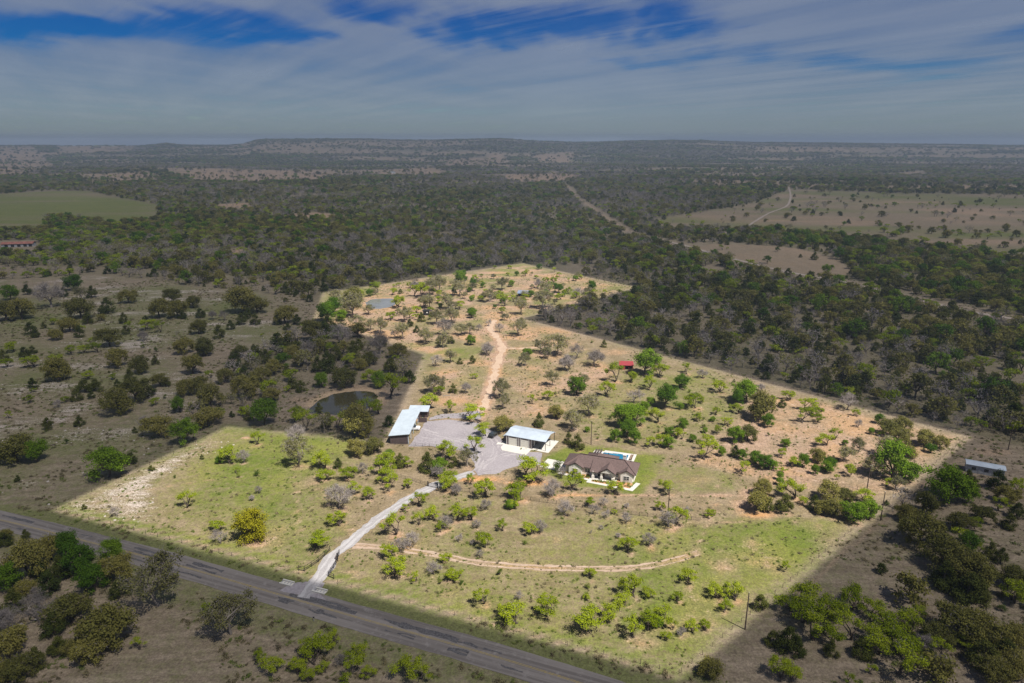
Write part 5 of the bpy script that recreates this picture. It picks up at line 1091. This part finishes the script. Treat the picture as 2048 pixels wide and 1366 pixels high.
power_pole(1733, 984, 9.0, 'wooden power pole behind the green thicket on the right', False)
power_pole(2016, 900, 9.5, 'wooden power pole near the long white building', False)
power_pole(1182, 889, 9.2, 'dark power pole at the lawn edge by the pool', False)
power_pole(1336, 1026, 8.4, 'grey power pole in the middle of the front pasture', True, 0.2)
P_ME = {}
def fence(name, label, pts, spacing, h, rails, pr=0.05, rr=0.03, mat='black', px=True, every=None):
    q = pxpoly(pts) if px else pts
    o_ = empty(name, q[0]); tag(o_, label, 'fence'); ox, oy = q[0]
    key = (h, pr, mat)
    if key not in P_ME: P_ME[key] = MB().tube((0, 0, -0.1), (0, 0, h), pr, pr, 6).mesh('post', M[mat])
    for i in range(len(q) - 1):
        (x0, y0), (x1, y1) = q[i], q[i + 1]; L_ = math.hypot(x1 - x0, y1 - y0); k = max(1, round(L_ / spacing))
        for j in range(k + (1 if i == len(q) - 2 else 0)):
            p_ = link('post', P_ME[key], o_); p_.location = (x0 + (x1 - x0) * j / k - ox, y0 + (y1 - y0) * j / k - oy, 0)
        for z in rails: MB().tube((x0 - ox, y0 - oy, z), (x1 - ox, y1 - oy, z), rr, rr, 4).build('rail', M[mat], o_)
    return o_
fence('entrance_fence', 'black pipe entrance fence left of the driveway mouth', [(598, 1141), (609, 1143), (637, 1124), (649, 1113), (660, 1101)], 2.4, 1.5, (0.35, 0.85, 1.4), 0.08, 0.05)
fence('entrance_fence', 'black pipe entrance fence right of the driveway mouth', [(676, 1122), (668, 1137), (657, 1153), (668, 1158)], 2.2, 1.5, (0.35, 0.85, 1.4), 0.08, 0.05)
fence('pasture_fence', 'dark pipe fence crossing the pasture below the house', [(880, 975), (924, 983), (1000, 993), (1061, 1001), (1130, 1011), (1200, 1020), (1262, 1030), (1312, 1035), (1400, 1042)], 2.6, 1.25, (0.4, 0.8, 1.2), 0.055, 0.03)
fence('pasture_fence', 'dark pipe fence running left from the yard gate', [(855, 972), (826, 962), (780, 952), (740, 944)], 2.6, 1.25, (0.4, 0.8, 1.2), 0.055, 0.03)
fence('yard_fence', 'low dark fence between the yard and the lower trees', [(776, 890), (818, 891), (873, 895), (900, 900)], 2.4, 1.2, (0.3, 0.7, 1.15), 0.05, 0.03)
fence('wire_fence', 'wire fence on thin posts along the roadside boundary', [(113, 1020), (340, 1080), (598, 1148)], 4.5, 1.2, (0.4, 0.8, 1.15), 0.05, 0.008, 'pole')
fence('wire_fence', 'wire fence on thin posts from the driveway to the front corner', [(676, 1168), (850, 1215), (1100, 1282), (1358, 1348)], 4.0, 1.2, (0.4, 0.8, 1.15), 0.05, 0.008, 'pole')
fence('wire_fence', 'wire fence on thin posts along the right boundary', [(1362, 1346), (1500, 1230), (1650, 1105), (1800, 985), (1932, 878)], 4.0, 1.3, (0.4, 0.8, 1.2), 0.05, 0.008, 'pole')
fence('wire_fence', 'wire fence on thin posts along the edge of the right woods', [(1930, 872), (1700, 811), (1500, 757), (1300, 704), (1060, 640)], 6.0, 1.3, (0.4, 0.8, 1.2), 0.05, 0.008, 'pole')
fence('wire_fence', 'wire fence on thin posts along the stony left boundary', [(118, 1014), (300, 930), (452, 858)], 5.0, 1.3, (0.4, 0.8, 1.2), 0.05, 0.008, 'pole')
fence('wire_fence', 'wire fence bounding the orchard ground behind the house', [(1366, 915), (1440, 930), (1520, 947), (1640, 966), (1740, 985)], 4.0, 1.2, (0.4, 0.8, 1.15), 0.05, 0.008, 'pole')
yg = empty('yard_gate', at(857, 973)); tag(yg, 'black barred gate across the driveway below the yard', 'gate'); gx1, gy1 = at(877, 977.5); gx1 -= yg.location.x; gy1 -= yg.location.y
gf = MB()
for z in (0.25, 1.5): gf.tube((0, 0, z), (gx1, gy1, z), 0.05, 0.05, 5)
for t in (0.02, 0.98): gf.tube((gx1 * t, gy1 * t, 0.25), (gx1 * t, gy1 * t, 1.5), 0.05, 0.05, 5)
gf.build('gate_frame', M['black'], yg)
bar_me = MB().tube((0, 0, 0.25), (0, 0, 1.5), 0.022, 0.022, 4).mesh('bar', M['black'])
for k in range(1, 22): b_ = link('bar', bar_me, yg); b_.location = (gx1 * k / 22, gy1 * k / 22, 0)
for t, m_ in ((-0.05, 'black'), (1.05, 'white')): MB().box(gx1 * t - 0.14, gx1 * t + 0.14, gy1 * t - 0.14, gy1 * t + 0.14, 0, 1.8).build('gate_post', M[m_], yg)
eg = empty('entrance_gate', at(675, 1119)); tag(eg, 'open black gate swung beside the driveway entrance', 'gate'); ex, ey = at(679, 1108); ex -= eg.location.x; ey -= eg.location.y
gf = MB()
for z in (0.2, 0.6, 1.0, 1.5): gf.tube((0, 0, z), (ex, ey, z), 0.05, 0.05, 5)
for t in (0.0, 0.5, 1.0): gf.tube((ex * t, ey * t, 0.2), (ex * t, ey * t, 1.5), 0.05, 0.05, 5)
gf.build('gate_frame', M['black'], eg); MB().box(-0.16, 0.16, -0.16, 0.16, 0, 1.9).build('gate_post', M['black'], eg)
MB().box(-0.5, -0.2, -0.2, 0.2, 0.0, 1.1).build('gate_motor', M['greywall'], eg)
for (u, v), lab in (((574, 1167), 'sloping concrete culvert end left of the driveway'), ((640, 1183), 'sloping concrete culvert end right of the driveway')):
    x, y = at(u, v); c_ = empty('culvert_end', (x, y), math.radians(-20)); tag(c_, lab, 'culvert', 'culvert ends beside the driveway')
    c_m = MB(); c_m.box(-1.7, 1.7, -0.9, -0.55, 0, 0.40).box(-1.7, 1.7, 0.55, 0.9, 0, 0.40).box(-1.7, 1.7, -0.55, 0.55, 0, 0.08); c_m.build('headwall', M['concrete'], c_)
    for k in range(4): MB().tube((-1.3 + k * 0.85, -0.6, 0.42), (-1.3 + k * 0.85, 0.6, 0.42), 0.05, 0.05, 5).build('grate_bar', M['tin'], c_)
lg = MB().tube((-1.6, 0, 0.16), (1.6, 0.1, 0.16), 0.17, 0.15, 7).build('log', M['palebark']); lg.location = (*at(893, 792), 0); tag(lg, 'pale cut log lying beyond the green trees left of the dirt road', 'log')
q = empty('roadside_marker', at(628, 1242)); tag(q, 'short dark marker post on the near verge of the road', 'post'); MB().tube((0, 0, 0), (0, 0, 1.2), 0.06, 0.05, 6).build('shaft', M['tin'], q); MB().box(-0.18, 0.18, -0.05, -0.02, 0.8, 1.2).build('plate', M['black'], q)
# cattle in the far meadow
def cow_mesh():
    v_ = [(-0.95, 0, 1.05), (-0.3, 0, 1.08), (0.5, 0, 1.08), (0.95, 0, 1.25), (1.35, 0, 0.95), (1.62, 0, 0.72)]
    r_ = [0.30, 0.40, 0.40, 0.25, 0.17, 0.11]; e_ = [(i, i + 1) for i in range(5)]
    for bx, s_ in ((1, -1), (1, 1), (2, -1), (2, 1)):
        x0 = -0.72 if bx == 1 else 0.62; j = len(v_)
        v_ += [(x0, s_ * 0.24, 0.72), (x0 - (0.08 if bx == 1 else 0.02), s_ * 0.25, 0.36), (x0, s_ * 0.25, 0.02)]; r_ += [0.13, 0.075, 0.06]; e_ += [(0 if bx == 1 else 2, j), (j, j + 1), (j + 1, j + 2)]
    j = len(v_); v_ += [(-1.18, 0, 0.95), (-1.22, 0, 0.5)]; r_ += [0.05, 0.035]; e_ += [(0, j), (j, j + 1)]
    me = bpy.data.meshes.new('cow'); me.from_pydata(v_, e_, []); o_ = bpy.data.objects.new('cow', me); C.objects.link(o_)
    md = o_.modifiers.new('skin', 'SKIN'); 
    for i, rr in enumerate(r_): me.skin_vertices[0].data[i].radius = (rr, rr)
    me.skin_vertices[0].data[1].use_root = True
    sb = o_.modifiers.new('sub', 'SUBSURF'); sb.levels = 1; sb.render_levels = 1
    dg = bpy.context.evaluated_depsgraph_get(); ev = o_.evaluated_get(dg); nm = bpy.data.meshes.new_from_object(ev)
    bpy.data.objects.remove(o_); nm.name = 'cow'; nm.materials.clear(); nm.materials.append(M['cowhide']); return nm
cm = cow_mesh()
for i, (u, v, rz) in enumerate(((1948, 494, 0.4), (1968, 498, 2.9), (1980, 499.5, 0.2), (1972, 501, 3.3))):
    x, y = at(u, v); o_ = bpy.data.objects.new('cow', cm); C.objects.link(o_); o_.location = (x, y, 0.0); o_.scale = (1.5, 1.5, 1.5); o_.rotation_euler = (0, 0, rz)
    tag(o_, ('black cow standing apart at the left of the far herd', 'second black cow from the left in the far meadow', 'rightmost black cow in the far meadow', 'black cow standing nearest in the far meadow')[i], 'cow', 'cattle in the far right meadow')
# ------------------------------------------------------------------ clouds: veil in view, plus unseen low part added to shade around the property
def deck_z(y): return 225 + np.clip(0.30 * (y - 600), 0, 1275) - 1290 * smooth(20000, 90000, y)
shx, shy = SUN_XY[0] / math.tan(SUN_EL), SUN_XY[1] / math.tan(SUN_EL)
HOLE = [(x + shx * 225, y + shy * 225) for x, y in PROP]  # opening cut to the property outline so full sun falls only there
hx = [p_[0] for p_ in HOLE]; hy = [p_[1] for p_ in HOLE]
ax = spread_axis(min(hx) - 20, max(hx) + 20, 1.15, -9000, 9000, 1.06); ax = np.concatenate([-np.geomspace(200000, 10000, 24), ax, np.geomspace(10000, 200000, 24)])
ay = spread_axis(min(hy) - 20, max(hy) + 20, 1.15, -9000, 1250, 1.08); ay = np.concatenate([[-60000, -30000], ay, np.arange(1350, 7000, 250), np.geomspace(7000, 24000, 150), np.geomspace(25000, 200000, 26)])
ay = np.unique(ay); ax = np.unique(ax)
DX, DY = np.meshgrid(ax, ay); DX = DX.ravel(); DY = DY.ravel(); DZ = deck_z(DY)
hd = polydist(DX, DY, HOLE)
shade_cover = smooth(-0.4, 0.4, hd - 1.0 + 0.8 * (fbm(DX / 14, DY / 14, 400, 3) - 0.5))
DU, DV, DC = proj(DX, DY, DZ)
wq = (fbm(DX / 900, DY / 3200, 501, 4) - 0.5) * 2; wq2 = (fbm(DX / 1500, DY / 4200, 511, 4) - 0.5) * 2; wq3 = (fbm(DX / 240, DY / 900, 521, 3) - 0.5) * 2
DU = DU + 170 * wq + 40 * wq3; DV = DV + 34 * wq2 + 12 * wq3 + 0.06 * (DU - 1024) * 0
gap = np.zeros_like(DX)
for u, v, ru, rv, s_ in ((110, 48, 330, 36, 1.0), (360, 34, 190, 46, 1.0), (490, 62, 110, 26, 0.9), (980, 50, 150, 44, 1.0), (1120, 46, 230, 40, 1.0), (1370, 46, 80, 44, .9), (740, 12, 110, 26, .8), (1780, 130, 200, 22, .65), (1480, 112, 120, 20, .55), (1250, 122, 110, 12, .4), (-300, 40, 250, 60, .8), (2350, 60, 250, 60, .6)):
    gap = np.maximum(gap, np.where(DC > 100, s_ * np.exp(-(((DU - u) / ru) ** 2 + ((DV - v) / rv) ** 2) ** 1.1), 0))
dm = bpy.data.meshes.new('veil_and_shade_mesh'); nX, nY = len(ax), len(ay)
ii = np.arange(nX * nY).reshape(nY, nX); qd = np.stack([ii[:-1, :-1], ii[:-1, 1:], ii[1:, 1:], ii[1:, :-1]], -1).reshape(-1, 4)
dm.vertices.add(len(DX)); dm.vertices.foreach_set('co', np.stack([DX, DY, DZ], -1).ravel().astype(np.float32))
dm.loops.add(qd.size); dm.loops.foreach_set('vertex_index', qd.ravel().astype(np.int32))
dm.polygons.add(len(qd)); dm.polygons.foreach_set('loop_start', np.arange(0, qd.size, 4, dtype=np.int32)); dm.polygons.foreach_set('loop_total', np.full(len(qd), 4, dtype=np.int32)); dm.update()
for nm, arr in (('shade_cover', shade_cover), ('gap', gap)):
    a = dm.attributes.new(nm, 'FLOAT', 'POINT'); a.data.foreach_set('value', arr.astype(np.float32))
m, n, l, out = newmat('cloud')
p = position(n)
def streaks(rot, sx, sy, det, rough):
    a_ = n.new('ShaderNodeMapping'); a_.inputs['Rotation'].default_value = (0, 0, math.radians(rot)); l.new(p, a_.inputs[0])
    b_ = n.new('ShaderNodeMapping'); b_.inputs['Scale'].default_value = (1 / sx, 1 / sy, 0); l.new(a_.outputs[0], b_.inputs[0])
    return noise(n, l, 1.0, det, rough, b_.outputs[0])
c1 = streaks(-28, 1100, 10000, 5, 0.5)
c2 = streaks(16, 2600, 16000, 4, 0.5)
tex = math_(n, l, 'ADD', math_(n, l, 'MULTIPLY', c1, 0.55), math_(n, l, 'MULTIPLY', c2, 0.45))
c3 = streaks(-40, 260, 4200, 6, 0.6)
gapf = math_(n, l, 'MULTIPLY', attr(n, 'gap'), math_(n, l, 'ADD', 0.35, math_(n, l, 'MULTIPLY', c3, 1.7)))
k = math_(n, l, 'SUBTRACT', math_(n, l, 'ADD', 0.62, math_(n, l, 'MULTIPLY', math_(n, l, 'SUBTRACT', tex, 0.5), 2.3)), gapf)
thick = remap(n, l, k, -0.45, 0.66, 0.02, 0.72)
sep = n.new('ShaderNodeSeparateXYZ'); l.new(p, sep.inputs[0])
bank = remap(n, l, sep.outputs[1], 8000.0, 70000.0)
thick = math_(n, l, 'MAXIMUM', thick, bank)
opac = math_(n, l, 'MULTIPLY', thick, attr(n, 'shade_cover'))
tl = n.new('ShaderNodeBsdfTranslucent'); tp = n.new('ShaderNodeBsdfTransparent'); ms = n.new('ShaderNodeMixShader')
veil = mix(n, l, remap(n, l, tex, 0.34, 0.66), (0.074, 0.098, 0.136), (0.110, 0.130, 0.158))
l.new(mix(n, l, bank, veil, (0.058, 0.081, 0.118)), tl.inputs[0])
l.new(opac, ms.inputs[0]); l.new(tp.outputs[0], ms.inputs[1]); l.new(tl.outputs[0], ms.inputs[2]); l.new(ms.outputs[0], out.inputs[0])
dm.materials.append(m)
deck = link('clouds_and_shade_sheet', dm); tag(deck, 'thin grey cloud veil broken by deep blue gaps high up, added shade sheet overhead', 'clouds_and_shade_sheet', kind='stuff')
# ------------------------------------------------------------------ haze
hz = MB().box(-15000, 15000, -300, 16000, -45, 212).build('haze', None)
m, n, l, out = newmat('air'); v_ = n.new('ShaderNodeVolumePrincipled')
v_.inputs['Color'].default_value = (0.45, 0.56, 0.72, 1); v_.inputs['Density'].default_value = HAZE; v_.inputs['Anisotropy'].default_value = 0.0
l.new(v_.outputs[0], out.inputs['Volume']); hz.data.materials.append(m)
tag(hz, 'pale blue air haze over the whole countryside', 'haze', kind='stuff')
